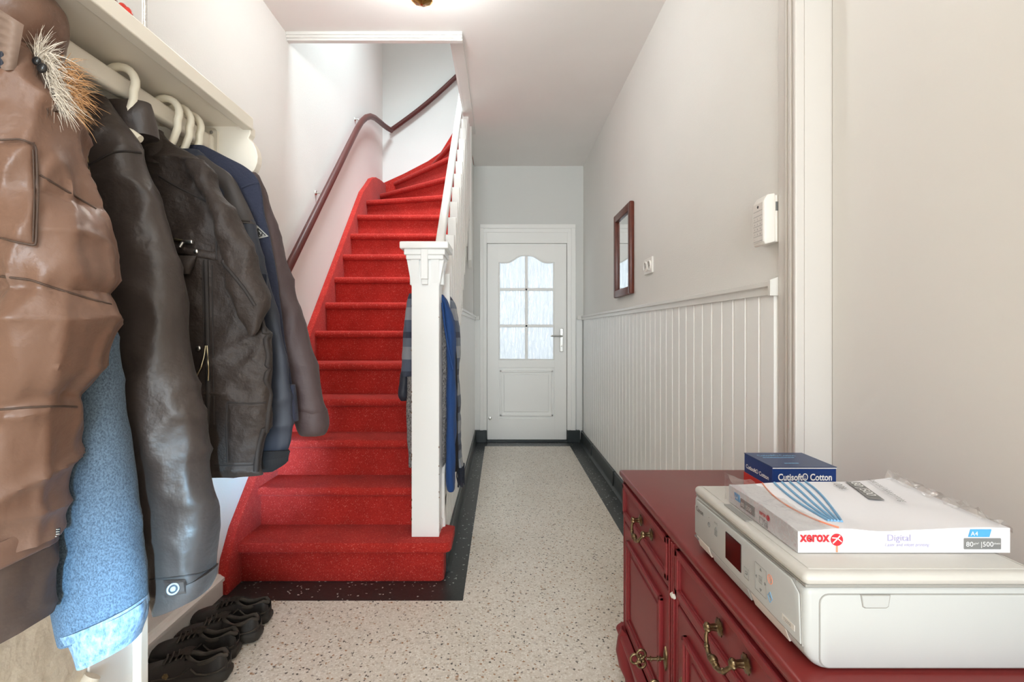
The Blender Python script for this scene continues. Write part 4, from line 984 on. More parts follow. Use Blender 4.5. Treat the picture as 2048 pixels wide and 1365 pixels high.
def pr(Y, b, *rows):
    """rows given as photo (y, left, right) for a garment part standing at depth Y with half depth b"""
    out = []
    for r in rows:
        y, l, rr_ = r[:3]; bb = r[3] if len(r) > 3 else b; YY = r[4] if len(r) > 4 else Y
        p = px((l+rr_)/2, y, YY); xc, a = p.x, (rr_-l)/2000*YY
        for it in range(40):     # the outline of the round section, not its centre line, spans l..rr_
            q = [1003+1000*(xc+a*math.copysign(abs(math.cos(t_))**.87, math.cos(t_)))/(YY+bb*math.copysign(abs(math.sin(t_))**.87, math.sin(t_))) for t_ in [k*PI/24 for k in range(48)]]
            e0, e1 = l-min(q), rr_-max(q)
            xc += (e0+e1)/2000*YY*.6; a += (e1-e0)/2000*YY*.6
            if a < .006: a = .006; bb *= .9
        out.append((xc, YY, p.z, a, bb))
    return out
def dot(bm, x, y, Y, r, d=.6):
    c = px(x, y, Y); ball(bm, c, r, 1, d, 1, 12, 8)
def strip(pts, rad, flat=1.0):
    bm = new(); tube(bm, [px(*p) for p in pts], rad, 8, flat=flat); return bm
def body_rows(Y, zt, zb, w0, w1, b, x=None):
    x = RX_ if x is None else x
    H = zt-zb
    return [(x, Y, zt, .05, b*.45), (x, Y, zt-.02, .11, b*.7), (x, Y, zt-.06, w0*.85, b*.9), (x, Y, zt-.12, w0, b), (x, Y, zt-.35*H, w0*.98, b), (x, Y, zt-.7*H, w1, b), (x, Y, zb, w1, b*.95)]

from mathutils.bvhtree import BVHTree
_BV = {}
def on(o, x, y, lift=.002):
    """the point on part o's own surface that the photo shows at (x, y), lifted a little off the cloth"""
    if o.name not in _BV:
        me = o.data; _BV[o.name] = BVHTree.FromPolygons([v.co.copy() for v in me.vertices], [tuple(p.vertices) for p in me.polygons])
    org = Vector((0, 0, EYE)); d = (px(x, y, 1.0)-org).normalized()
    h = _BV[o.name].ray_cast(org, d)
    if h[0] is None:
        h = _BV[o.name].find_nearest(px(x, y, o['depth'] if 'depth' in o else .8)); return h[0]-d*lift
    return h[0]-d*lift
def line_on(o, pts, rad, name, m, lift=.0005, step=7, flat=1.0, parent=None):
    P = []
    for (x0, y0), (x1, y1) in zip(pts, pts[1:]):
        n_ = max(1, int(math.hypot(x1-x0, y1-y0)/step))
        P += [on(o, x0+(x1-x0)*k/n_, y0+(y1-y0)*k/n_, lift) for k in range(n_)]
    P.append(on(o, *pts[-1], lift))
    P = [P[0]]+[(P[k-1]+P[k]*2+P[k+1])/4 for k in range(1, len(P)-1)]+[P[-1]]
    bm = new(); tube(bm, P, rad, 8, flat=flat); return obj(name, bm, m, parent or o, 60)
def patch_on(o, quad, name, m, lift=.003, nu=10, nv=10, parent=None, thick=.004):
    """a piece of cloth lying on part o; quad: four photo corners"""
    (a, b, c, d) = [Vector(q) for q in quad]; bm = new(); G = []
    for j in range(nv+1):
        row = []
        for i in range(nu+1):
            u, v = i/nu, j/nv; p = (a*(1-u)+b*u)*(1-v)+(d*(1-u)+c*u)*v
            edge = min(u, 1-u, v, 1-v); row.append(bm.verts.new(on(o, p.x, p.y, lift*(.3 if edge == 0 else 1))))
        G.append(row)
    fs = []
    for j in range(nv):
        for i in range(nu): fs.append(bm.faces.new((G[j][i], G[j][i+1], G[j+1][i+1], G[j+1][i])))
    bmesh.ops.recalc_face_normals(bm, faces=fs)
    r = bmesh.ops.extrude_face_region(bm, geom=fs)
    for v in [g for g in r['geom'] if isinstance(g, bmesh.types.BMVert)]: v.co += (v.co-Vector((0, 0, EYE))).normalized()*thick
    return obj(name, bm, m, parent or o, 50)

# ---- A: brown quilted parka, nearest
def coat_parka():
    t = thing('puffer_jacket', 'brown quilted puffer jacket with fur-trimmed hood, nearest on the rail', 'jacket', (RX_, .6, .75), 'coats on the rail')
    obj('body', loft(body_rows(.640, 1.49, .82, .115, .12, .035, -.70), seed=1, wr=.006, puff=[(1.35, .012, 0), (1.18, .012, 0), (1.0, .012, 0), (.85, .012, 0)]), 'nylon_brown', t, 60)
    Y = .565
    rows = pr(Y, .055, (95, -40, 80, .02), (130, -70, 112, .034), (200, -85, 150, .045), (290, -80, 178), (380, -70, 196), (450, -60, 210), (520, -50, 226, .062), (600, -50, 240, .064), (660, -55, 240, .064), (740, -75, 222, .064), (850, -90, 178, .06), (960, -100, 155), (1050, -105, 131, .050), (1110, -108, 117, .046))
    zz = lambda y: px(0, y, Y).z
    sl = obj('sleeve', loft(rows, n=170, seg=72, seed=2, wr=.004, wsc=(8, 8, 6), tilt=.34, cr=.009, puff=[(zz(385), .009, -.35), (zz(583), .012, -.25), (zz(820), .012, .02)]), 'nylon_brown', t, 60)
    rows = pr(Y, .050, (1128, -112, 118), (1175, -112, 113, .049), (1235, -112, 106, .047), (1274, -110, 102, .042))
    obj('cuff', loft(rows, n=30, seg=56, seed=3, wr=.003, tilt=.33, tilt0=.33, cr=.006), 'darkbrown', sl, 60)
    rows = pr(Y, .052, (1076, -112, 124), (1090, -112, 125), (1110, -112, 122), (1128, -112, 119))
    obj('cuff_strap', loft(rows, n=20, seg=56, seed=4, wr=.003, tilt=.38, tilt0=.34, cr=.004), 'nylon_brown', sl, 60)
    pk = patch_on(sl, ((-30, 288), (70, 284), (70, 490), (-30, 470)), 'sleeve_pocket', 'nylon_brown', .004, 12, 16)
    line_on(sl, [(0, 280), (40, 278), (72, 290), (76, 380), (72, 492), (30, 484), (0, 476)], .0011, 'stitching', 'darkbrown', .0045)
    line_on(sl, [(66, 300), (69, 380), (66, 484)], .0007, 'stitching', 'darkbrown', .0052)
    line_on(sl, [(0, 553), (60, 560), (120, 580), (180, 598), (236, 612)], .0012, 'quilting_seam', 'darkbrown', .0004)
    line_on(sl, [(0, 820), (60, 815), (120, 813), (174, 815)], .0012, 'quilting_seam', 'darkbrown', .0004)
    line_on(sl, [(80, 350), (110, 368), (150, 392), (192, 418)], .0012, 'quilting_seam', 'darkbrown', .0004)
    # collar with pleated pale lining
    col = [(-.60, .600, 1.475, .055, .05), (-.585, .592, 1.51, .058, .05), (-.575, .585, 1.545, .052, .045), (-.575, .58, 1.56, .045, .036)]
    obj('collar', loft(col, n=30, seg=48, seed=5, wr=.005, tilt=-.5), 'nylon_brown', t, 60)
    bm = new(); N = 48; rowsv = []
    for j in range(N+1):
        s = j/N; row = []
        for i in range(11):
            q = i/10; p = px(-14+62*q-16*q*s, 28+112*s-(1-s)*18*(1-q)+22*q*(1-s), .530-.008*math.sin(PI*q))
            p.y += .0016*(1-q)*math.sin(s*44+q*2.5); row.append(bm.verts.new(p))
        rowsv.append(row)
    for A, B in zip(rowsv, rowsv[1:]):
        for i in range(10): bm.faces.new((A[i], A[i+1], B[i+1], B[i]))
    bmesh.ops.solidify(bm, geom=bm.faces[:], thickness=.003); obj('collar_lining', bm, 'nylon_lining', t, 60)
    bm = new(); p = px(1, 121, .524); box(bm, p.x-.006, p.x+.004, p.y-.002, p.y+.003, p.z-.009, p.z+.009, .001); obj('collar_tag', bm, 'navy', t)
    # fur trim: dark backing strip and three shades of hair
    obj('fur_backing', strip([(62, 98, .560), (78, 122, .556), (92, 160, .556), (106, 196, .556), (118, 226, .557)], .006), 'fur_dark', t, 60)
    def hair(name, m, count, f):
        bm = new()
        for k in range(count):
            a, d, L = f(); side = Vector((R.uniform(-1, 1), R.uniform(-.4, .4), R.uniform(-1, 1))).normalized()*.00055
            g = Vector((R.uniform(-.006, .006), 0, -.008)); prev = None
            for j in range(5):
                s = j/4; c = a+d*L*s+g*s*s; w = side*(1-s*.85); v = (bm.verts.new(c-w), bm.verts.new(c+w))
                if prev: bm.faces.new((prev[0], prev[1], v[1], v[0]))
                prev = v
        o = obj(name, bm, m, t); o['kind'] = 'stuff'
    def base(s): return px(72+34*s+R.uniform(-5, 7), 104+112*s+R.uniform(-6, 6), .553+R.uniform(-.006, .012))
    def up():
        s = R.random()*.35; return base(s), Vector((R.uniform(.1, .8), R.uniform(-.5, .2), R.uniform(.2, 1.0))).normalized(), R.uniform(.018, .040)
    def mid():
        s = R.random(); return base(s)+Vector((R.uniform(0, .012), 0, 0)), Vector((R.uniform(.4, 1.1), R.uniform(-.6, .2), R.uniform(-1.1, .15))).normalized(), R.uniform(.018, .036)
    def tan():
        s = .3+.7*R.random(); return base(s)+Vector((R.uniform(.006, .026), .006, R.uniform(-.01, .02))), Vector((R.uniform(.4, 1), R.uniform(-.3, .3), R.uniform(-.7, .6))).normalized(), R.uniform(.012, .030)
    def dk():
        s = R.random(); return base(s)+Vector((-.006, 0, 0)), Vector((.3, -.2, -1)).normalized(), R.uniform(.012, .026)
    hair('fur_trim', 'fur_pale', 420, mid); hair('fur_trim', 'fur_pale', 170, up); hair('fur_trim', 'fur_tan', 420, tan); hair('fur_trim', 'fur_dark', 120, dk)
    bm = new(); dot(bm, 84, 136, .540, .0055); obj('snap_button', bm, 'button', t, 60)
    bm = new(); dot(bm, 73, 122, .542, .0048); obj('snap_button', bm, 'button', t, 60)
    lb = patch_on(sl, ((112, 1058), (121, 1056), (118, 1092), (109, 1094)), 'woven_label', 'button', .0015, 3, 6, thick=.001)
    for k in range(7):
        y_ = 1060+k*4.6; bm = new(); tube(bm, [on(sl, 113-k*.3, y_, .002), on(sl, 118.5-k*.3, y_-.5, .002)], .0006, 5); obj('woven_mark', bm, 'label_t', lb)
coat_parka()

# ---- B: denim jacket, and the glitter knit between
def coat_denim():
    t = thing('denim_jacket', 'blue denim jacket whose sleeve hangs behind the brown puffer', 'jacket', (RX_, .67, .6), 'coats on the rail')
    obj('body', loft(body_rows(.692, 1.46, .75, .085, .09, .018, -.72), seed=11, wr=.003), 'denim', t, 60)
    Y = .655
    rows = pr(Y, .03, (205, 40, 150, .012), (260, 30, 158, .022), (340, 35, 176), (480, 50, 202), (620, 65, 228), (760, 72, 250, .036), (900, 82, 268, .038), (1050, 92, 284, .038), (1160, 100, 294, .036), (1238, 112, 296, .034), (1252, 120, 298, .033))
    sl = obj('sleeve', loft(rows, n=110, seg=56, seed=12, wr=.003, wsc=(6, 6, 3), tilt=.40, cr=.003), 'denim', t, 60)
    rows = pr(Y, .037, (1232, 118, 298), (1246, 130, 302), (1258, 136, 302), (1272, 142, 300), (1290, 148, 292, .034), (1300, 152, 288, .032))
    cf = obj('cuff', loft(rows, n=26, seg=56, seed=13, wr=.003, tilt=.46, tilt0=.40, cr=.004), 'denimseam', sl, 60)
    rows = pr(Y, .0385, (1228, 116, 299), (1236, 120, 300), (1244, 126, 301))
    obj('cuff_seam', loft(rows, n=8, seg=56, seed=13, wr=.001, tilt=.42, tilt0=.40), 'denimseam', sl, 60)
    g = thing('glitter_knit', 'thin glittery gold and black knit showing between the denim and charcoal coats', 'garment', (RX_, .71, .9), 'coats on the rail')
    rows = pr(.708, .010, (215, 80, 170, .006), (300, 70, 176), (400, 80, 186), (520, 90, 200), (640, 100, 210), (760, 100, 210))
    obj('sleeve', loft(rows, n=40, seg=32, seed=15, wr=.002), 'glitter', g, 60)
coat_denim()

# ---- C: long charcoal nylon coat
def coat_charcoal():
    t = thing('nylon_coat', 'long charcoal nylon coat with buttoned cuff tab beside the denim sleeve', 'coat', (RX_, .77, .7), 'coats on the rail')
    obj('body', loft(body_rows(.785, 1.47, .80, .10, .10, .020, -.71), seed=21, wr=.003), 'nylon_black', t, 60)
    Y = .738
    rows = pr(Y, .032, (192, 168, 214, .010), (215, 140, 234, .018), (260, 130, 264, .026), (310, 140, 286), (370, 150, 308), (450, 165, 336), (560, 185, 364, .036), (680, 205, 380, .038), (760, 220, 394, .040), (850, 235, 415, .040), (950, 258, 424, .038), (1050, 276, 434, .037), (1120, 288, 434, .036), (1180, 300, 424, .034), (1200, 306, 414, .032))
    sl = obj('sleeve', loft(rows, n=120, seg=56, seed=22, wr=.0035, wsc=(8, 8, 4), tilt=.36, cr=.005), 'nylon_black', t, 60)
    rows = pr(Y, .0375, (1160, 294, 436), (1180, 298, 432), (1200, 302, 424, .036))
    cf = obj('cuff', loft(rows, n=16, seg=56, seed=23, wr=.002, tilt=.40, tilt0=.36, cr=.002), 'nylon_black', sl, 60)
    tb = patch_on(sl, ((326, 1162), (372, 1160), (376, 1190), (330, 1196)), 'cuff_tab', 'nylon_black', .007, 8, 6, parent=sl)
    p = on(sl, 346, 1179, .0095); d_ = (Vector((0, 0, EYE))-p).normalized()
    bm = new(); lathe(bm, [(.001, .003), (.004, .003), (.0055, .001), (.007, .004), (.0095, .004), (.0105, .001), (.0105, -.002), (.001, -.002)], 20, Matrix.Translation(p) @ d_.to_track_quat('Z', 'Y').to_matrix().to_4x4() @ Matrix.Diagonal((.8, .8, .8, 1))); obj('press_stud', bm, 'studdark', sl, 50)
    line_on(sl, [(178, 330), (200, 318), (225, 305), (250, 302), (282, 306)], .0016, 'seam', 'seam')
    line_on(sl, [(300, 1160), (340, 1157), (400, 1148), (432, 1135)], .0012, 'cuff_seam', 'seam')
    obj('collar', loft([(-.59, .775, 1.44, .055, .024), (-.585, .772, 1.47, .05, .024), (-.58, .77, 1.49, .04, .018)], n=14, seg=32, seed=24, wr=.003), 'nylon_black', t, 60)
coat_charcoal()

# ---- D: dark field jacket with zips and studs
def coat_field():
    t = thing('field_jacket', 'dark brown cotton field jacket with zipped pockets and metal studs', 'jacket', (RX_, .85, .9), 'coats on the rail')
    Y = .842
    rows = pr(Y, .020, (262, 270, 318, .008), (285, 250, 348, .014), (320, 240, 400), (360, 235, 428), (440, 235, 455), (540, 235, 478), (640, 235, 520), (700, 240, 548, .022), (760, 250, 546, .024), (840, 260, 536, .024), (940, 270, 526, .022), (945, 272, 525, .020))
    b = obj('body', loft(rows, n=120, seg=64, seed=31, wr=.004, wsc=(11, 11, 7), power=2.8, cr=.009), 'cotton_dark', t, 60)
    rows = pr(.818, .022, (322, 372, 412, .008), (345, 378, 428, .014), (400, 400, 458), (460, 430, 494), (540, 446, 524), (600, 462, 536, .020), (650, 482, 528, .014), (672, 494, 512, .008))
    sl = obj('sleeve', loft(rows, n=70, seg=44, seed=32, wr=.004, wsc=(12, 12, 7), cr=.007), 'cotton_dark', t, 60)
    F = .8185
    line_on(b, [(412, 520), (414, 600), (416, 700), (417, 800), (414, 850), (412, 930)], .0040, 'placket', 'seam', 0)
    line_on(b, [(405, 524), (408, 690)], .0010, 'stitching', 'seam'); line_on(b, [(424, 530), (428, 850)], .0010, 'stitching', 'seam')
    line_on(sl, [(440, 520), (462, 545), (490, 580), (510, 612)], .0030, 'seam_tape', 'seam', 0)
    line_on(b, [(520, 630), (535, 655), (546, 690), (545, 760), (537, 820), (530, 900), (526, 938)], .0042, 'side_band', 'seam', 0)
    line_on(b, [(318, 352), (350, 372), (390, 392), (425, 410), (440, 418)], .0014, 'yoke_seam', 'seam')
    line_on(b, [(434, 440), (432, 480), (434, 520)], .0020, 'seam_tape', 'seam', 0)
    line_on(b, [(428, 930), (470, 932), (522, 930)], .0010, 'hem_seam', 'seam')
    line_on(b, [(455, 805), (452, 850), (455, 925)], .0014, 'pocket_edge', 'seam'); line_on(b, [(455, 805), (500, 808), (532, 806)], .0014, 'pocket_edge', 'seam')
    fl = patch_on(b, ((334, 486), (432, 505), (430, 521), (334, 505)), 'pocket_flap', 'cotton_dark', .005, 12, 4)
    patch_on(b, ((456, 812), (530, 812), (520, 926), (456, 926)), 'patch_pocket', 'cotton_dark', .003, 10, 12)
    line_on(b, [(336, 478), (352, 479), (372, 483), (384, 486)], .0020, 'zip', 'gold', .002, 4)
    p = on(b, 374, 485, .005); bm = new(); box(bm, p.x-.008, p.x+.010, p.y-.003, p.y+.003, p.z-.003, p.z+.004, .0018, 2); tube(bm, [p+Vector((-.006, -.002, 0)), p+Vector((-.010, -.003, -.008))], .003, 8); obj('zip_puller', bm, 'stud', b, 60)
    for (x_, y_) in ((392, 503), (397, 697)):
        bm = new(); ball(bm, on(b, x_, y_, .006), .0042, 1, .6, 1); obj('stud', bm, 'stud', b, 60)
    line_on(b, [(411, 692), (408, 715), (402, 735), (393, 752)], .0014, 'zip', 'gold', .0045, 4)
    line_on(b, [(414, 692), (416, 720), (417, 745), (416, 762)], .0014, 'zip', 'gold', .0045, 4)
    # loose pocket flap hanging from the chest
    rows = pr(F-.004, .010, (512, 340, 394, .004), (530, 338, 390), (548, 345, 382, .006)); obj('pocket_bag', loft(rows, n=16, seg=28, seed=33, wr=.003), 'cotton_dark', b, 60)
    obj('collar', loft([(px(310, 330, .83).x, .835, px(310, 330, .83).z, .022, .020), (px(298, 300, .83).x, .838, px(298, 300, .83).z, .028, .020), (px(284, 268, .83).x, .842, px(284, 268, .83).z, .030, .014)], n=16, seg=30, seed=34, wr=.004), 'cotton_dark', t, 60)
coat_field()

# ---- E: navy bomber with taupe yoke, F: fleece, G: plum jacket
def coat_bomber():
    t = thing('bomber_jacket', 'navy softshell bomber with black ribbed hem behind the field jacket', 'jacket', (RX_, .89, .9), 'coats on the rail')
    Y = .884
    rows = pr(Y, .014, (300, 330, 396, .006), (325, 310, 428, .010), (352, 300, 462), (400, 300, 486), (447, 300, 506), (543, 300, 532), (663, 300, 562), (780, 310, 582, .016), (838, 320, 588, .017), (880, 330, 586, .017), (905, 345, 578, .014))
    b = obj('body', loft(rows, n=90, seg=56, seed=41, wr=.003, wsc=(8, 8, 4), power=2.8, cr=.004), 'navy', t, 60)
    rows = pr(Y-.001, .0155, (303, 340, 398, .007), (325, 320, 430, .0115), (352, 305, 464), (400, 305, 488), (444, 305, 506), (450, 306, 507))
    yk = obj('yoke', loft(rows, n=40, seg=56, seed=41, wr=.0035, wsc=(8, 8, 4), power=2.8), 'taupe', b, 60)
    line_on(yk, [(455, 440), (480, 441), (500, 443)], .0018, 'yoke_seam', 'seam')
    bm = new()
    N = 46
    for k in range(N):
        q = k/(N-1); x = 470+108*q; p0 = px(x, 906-4*q, Y-.014); p1 = px(x-4, 944-22*q*q, Y-.010); tube(bm, [p0, p0.lerp(p1, .5)+Vector((0, -.003, 0)), p1], .0024, 6)
    obj('ribbed_hem', bm, 'rib', b, 60)
    rows = pr(Y, .012, (900, 345, 579, .015), (915, 348, 578), (928, 352, 572), (944, 370, 546, .008)); obj('hem_band', loft(rows, n=14, seg=40, seed=42, wr=.001), 'rib', b, 60)
    bm = new(); p = px(534, 560, .868); box(bm, p.x-.008, p.x+.002, p.y-.004, p.y, p.z-.03, p.z+.01, .001); obj('sleeve_tab', bm, 'navy', b)
coat_bomber()
def coat_fleece():
    t = thing('fleece_jacket', 'navy fleece jacket with a triangular silver badge on the sleeve', 'jacket', (RX_, .92, .95), 'coats on the rail')
    Y = .914
    rows = pr(Y, .012, (292, 360, 410, .006), (312, 345, 450, .009), (334, 335, 494), (366, 335, 521), (430, 335, 530), (475, 335, 540), (560, 340, 556), (625, 345, 564), (720, 350, 576), (800, 360, 586), (840, 370, 590)) 
    b = obj('body', loft(rows, n=80, seg=56, seed=51, wr=.003, wsc=(7, 7, 4), power=2.8), 'fleece', t, 60)
    line_on(b, [(484, 376), (496, 369), (508, 367), (518, 367)], .0020, 'shoulder_seam', 'fleece')
    c = [on(b, *p, .003) for p in ((513, 450), (537, 473), (516, 478))]
    bm = new(); f = bm.faces.new([bm.verts.new(v) for v in c]); r = bmesh.ops.extrude_face_region(bm, geom=[f])
    for v in [g for g in r['geom'] if isinstance(g, bmesh.types.BMVert)]: v.co += (v.co-Vector((0, 0, EYE))).normalized()*.006
    bd = obj('badge', bm, 'patch', b)
    c = [on(b, *p, .0036) for p in ((515.5, 457), (531, 471), (517.5, 474))]; bm = new(); tube(bm, c+[c[0]], .0010, 6); obj('badge_line', bm, 'rib', bd)
    bm = new(); tube(bm, [on(b, *p, .0036) for p in ((518.5, 465), (520, 470), (523, 471), (524, 467))], .0010, 6); obj('badge_mark', bm, 'rib', bd)
    rows = pr(.898, .012, (770, 572, 590, .007), (800, 574, 594), (838, 578, 597), (842, 580, 596)); obj('cuff', loft(rows, n=14, seg=24, seed=52, wr=.001), 'fleece', b, 60)
coat_fleece()
def coat_plum():
    t = thing('plum_jacket', 'plum brown cotton jacket with turned cuff, farthest on the rail', 'jacket', (RX_, .955, .9), 'coats on the rail')
    obj('body', loft(body_rows(.965, 1.42, .88, .15, .13, .010, -.66), seed=60, wr=.003), 'plum', t, 60)
    Y = .948
    rows = pr(Y, .018, (345, 470, 513, .006), (362, 480, 526, .012), (425, 500, 549), (500, 512, 568, .022), (570, 524, 588, .024), (652, 540, 612, .025), (753, 560, 639, .026), (810, 576, 651, .026), (850, 590, 656, .024), (866, 600, 652, .020))
    s = obj('sleeve', loft(rows, n=90, seg=48, seed=61, wr=.003, wsc=(8, 8, 5), cr=.0045), 'plum', t, 60)
    rows = pr(Y, .027, (820, 580, 654), (845, 588, 658), (862, 594, 655, .025), (870, 600, 650, .018)); obj('cuff', loft(rows, n=14, seg=48, seed=62, wr=.002), 'plum', s, 60)
    line_on(s, [(524, 424), (534, 421), (546, 425)], .0016, 'seam', 'plum')
coat_plum()

# ---- pipe stub at the bottom left
pipe = thing('pipe_stub', 'short painted pipe end at the foot of the casing on the left', 'pipe', (-.82, .97, .42))
bm = new(); tube(bm, [(-.835, .96, .40), (-.825, .985, .43), (-.815, .997, .452)], [.016, .016, .015], 14); obj('pipe', bm, 'rough_wall', pipe, 60)
bm = new(); ball(bm, (-.832, .955, .41), .022, 1, 1, 1.3, 10, 8); obj('filler_lump', bm, 'rough_wall', pipe, 60)

# ================================================================== things on the shelf
def shelf_things():
    t = thing('clear_tube', 'tall thin clear plastic tube standing on the shelf edge', 'tube', (-.512, .717, 1.563))
    bm = new(); tube(bm, [(-.513, .719, 1.563), (-.513, .719, 1.90)], .0030, 12); obj('tube_wall', bm, 'clear', t, 60)
    bm = new(); tube(bm, [(-.5145, .717, 1.563), (-.5145, .717, 1.885)], .0010, 8); obj('inner_rod', bm, 'whitep', t, 60)
    t = thing('red_ornament', 'small glossy red ornament on the shelf above the coats', 'ornament', (-.520, .69, 1.563))
    bm = new()
    ball(bm, (-.5235, .690, 1.578), .0085, 1, 1, 1.7); obj('lobe', bm, 'redorn', t, 60)
    bm = new(); ball(bm, (-.5160, .690, 1.575), .0070, .9, 1, 1.7); obj('lobe', bm, 'redorn', t, 60)
    bm = new(); tube(bm, [(-.521, .688, 1.580), (-.514, .688, 1.568)], .003, 8); obj('band', bm, 'redorn', t, 60)
    t = thing('brown_strap', 'looped brown leather strap at the top left of the shelf', 'strap', (-.52, .668, 1.563))
    bm = new(); tube(bm, [(-.512, .665, 1.563), (-.515, .665, 1.590), (-.520, .665, 1.605), (-.530, .665, 1.615), (-.54, .665, 1.60), (-.545, .665, 1.563)], .0035, 8, flat=.5); obj('loop', bm, 'mahogany', t, 60)
    bm = new(); box(bm, -.530, -.522, .660, .668, 1.563, 1.60, .001); obj('tag', bm, 'whitep', t)
shelf_things()

# ================================================================== garments at the newel post
def newel_garments():
    # right of the post
    t = thing('grey_coat', 'grey boucle wool coat hanging tight against the right of the newel post', 'coat', (-.27, 2.46, .35), 'clothes on the newel post')
    rows = pr(2.47, .05, (592, 880, 890, .02), (640, 878, 896, .04), (720, 877, 900), (840, 876, 898), (940, 876, 893), (1003, 878, 890, .04)); obj('panel', loft(rows, n=60, seg=36, seed=71, wr=.006), 'greyknit', t, 60)
    t = thing('blue_jacket', 'royal blue fleece jacket hanging to the right of the newel post', 'jacket', (-.25, 2.47, .35), 'clothes on the newel post')
    rows = pr(2.42, .045, (590, 880, 888, .02), (612, 884, 900, .035), (660, 889, 910), (740, 892, 912), (840, 893, 912), (930, 892, 911), (975, 893, 910, .042), (981, 895, 907, .03)); b = obj('body', loft(rows, n=70, seg=40, seed=72, wr=.006, wsc=(14, 14, 4)), 'bluecloth', t, 60)
    obj('lapel', strip([(884, 606, 2.385), (889, 650, 2.37), (897, 700, 2.365), (906, 740, 2.368)], .005), 'bluecloth', b, 60)
    t = thing('dark_coat', 'black coat edge between the blue jacket and the plaid scarf', 'coat', (-.23, 2.53, .45), 'clothes on the newel post')
    rows = pr(2.56, .035, (640, 900, 910, .02), (740, 906, 914), (880, 908, 917), (940, 908, 916)); obj('panel', loft(rows, n=40, seg=28, seed=73, wr=.004), 'rib', t, 60)
    t = thing('plaid_scarf', 'grey and blue plaid scarf with fringe on the right of the newel post', 'scarf', (-.22, 2.58, .35), 'clothes on the newel post')
    rows = pr(2.60, .05, (588, 884, 894, .02), (606, 888, 908, .04), (640, 894, 918), (690, 899, 921), (760, 900, 919), (800, 906, 921), (850, 910, 922), (910, 914, 924), (932, 914, 927)); b = obj('cloth', loft(rows, n=80, seg=40, seed=74, wr=.006, wsc=(14, 14, 5)), 'plaid', t, 60)
    bm = new()
    for k in range(26):
        x = 914+14*R.random(); dy = R.uniform(-.045, .045); p = px(x, 930, 2.60); p.y += dy; tube(bm, [p, p+Vector((R.uniform(-.004, .006), 0, -.05)), p+Vector((R.uniform(-.006, .010), 0, -.105))], .0030, 5)
    f = obj('fringe', bm, 'navy', b); f['kind'] = 'stuff'
    # left of the post
    t = thing('plaid_shawl', 'folded plaid shawl with dark end showing left of the newel post', 'shawl', (-.43, 2.50, .8), 'clothes on the newel post')
    rows = pr(2.48, .05, (588, 818, 832, .02), (610, 812, 834, .04), (650, 808, 836), (700, 806, 838), (740, 802, 836), (752, 801, 832)); b = obj('cloth', loft(rows, n=60, seg=40, seed=75, wr=.006, wsc=(14, 14, 5)), 'plaid', t, 60)
    rows = pr(2.48, .045, (744, 801, 822), (770, 797, 820), (790, 796, 818), (801, 801, 815, .03)); obj('dark_end', loft(rows, n=24, seg=32, seed=76, wr=.004), 'navy', b, 60)
    t = thing('grey_scarf', 'long grey boucle scarf hanging left of the newel post', 'scarf', (-.43, 2.47, .45), 'clothes on the newel post')
    rows = pr(2.47, .03, (650, 818, 836, .015), (700, 815, 838), (780, 812, 838), (860, 814, 836), (925, 816, 832), (933, 818, 830)); obj('cloth', loft(rows, n=60, seg=32, seed=77, wr=.006), 'greyknit', t, 60)
newel_garments()

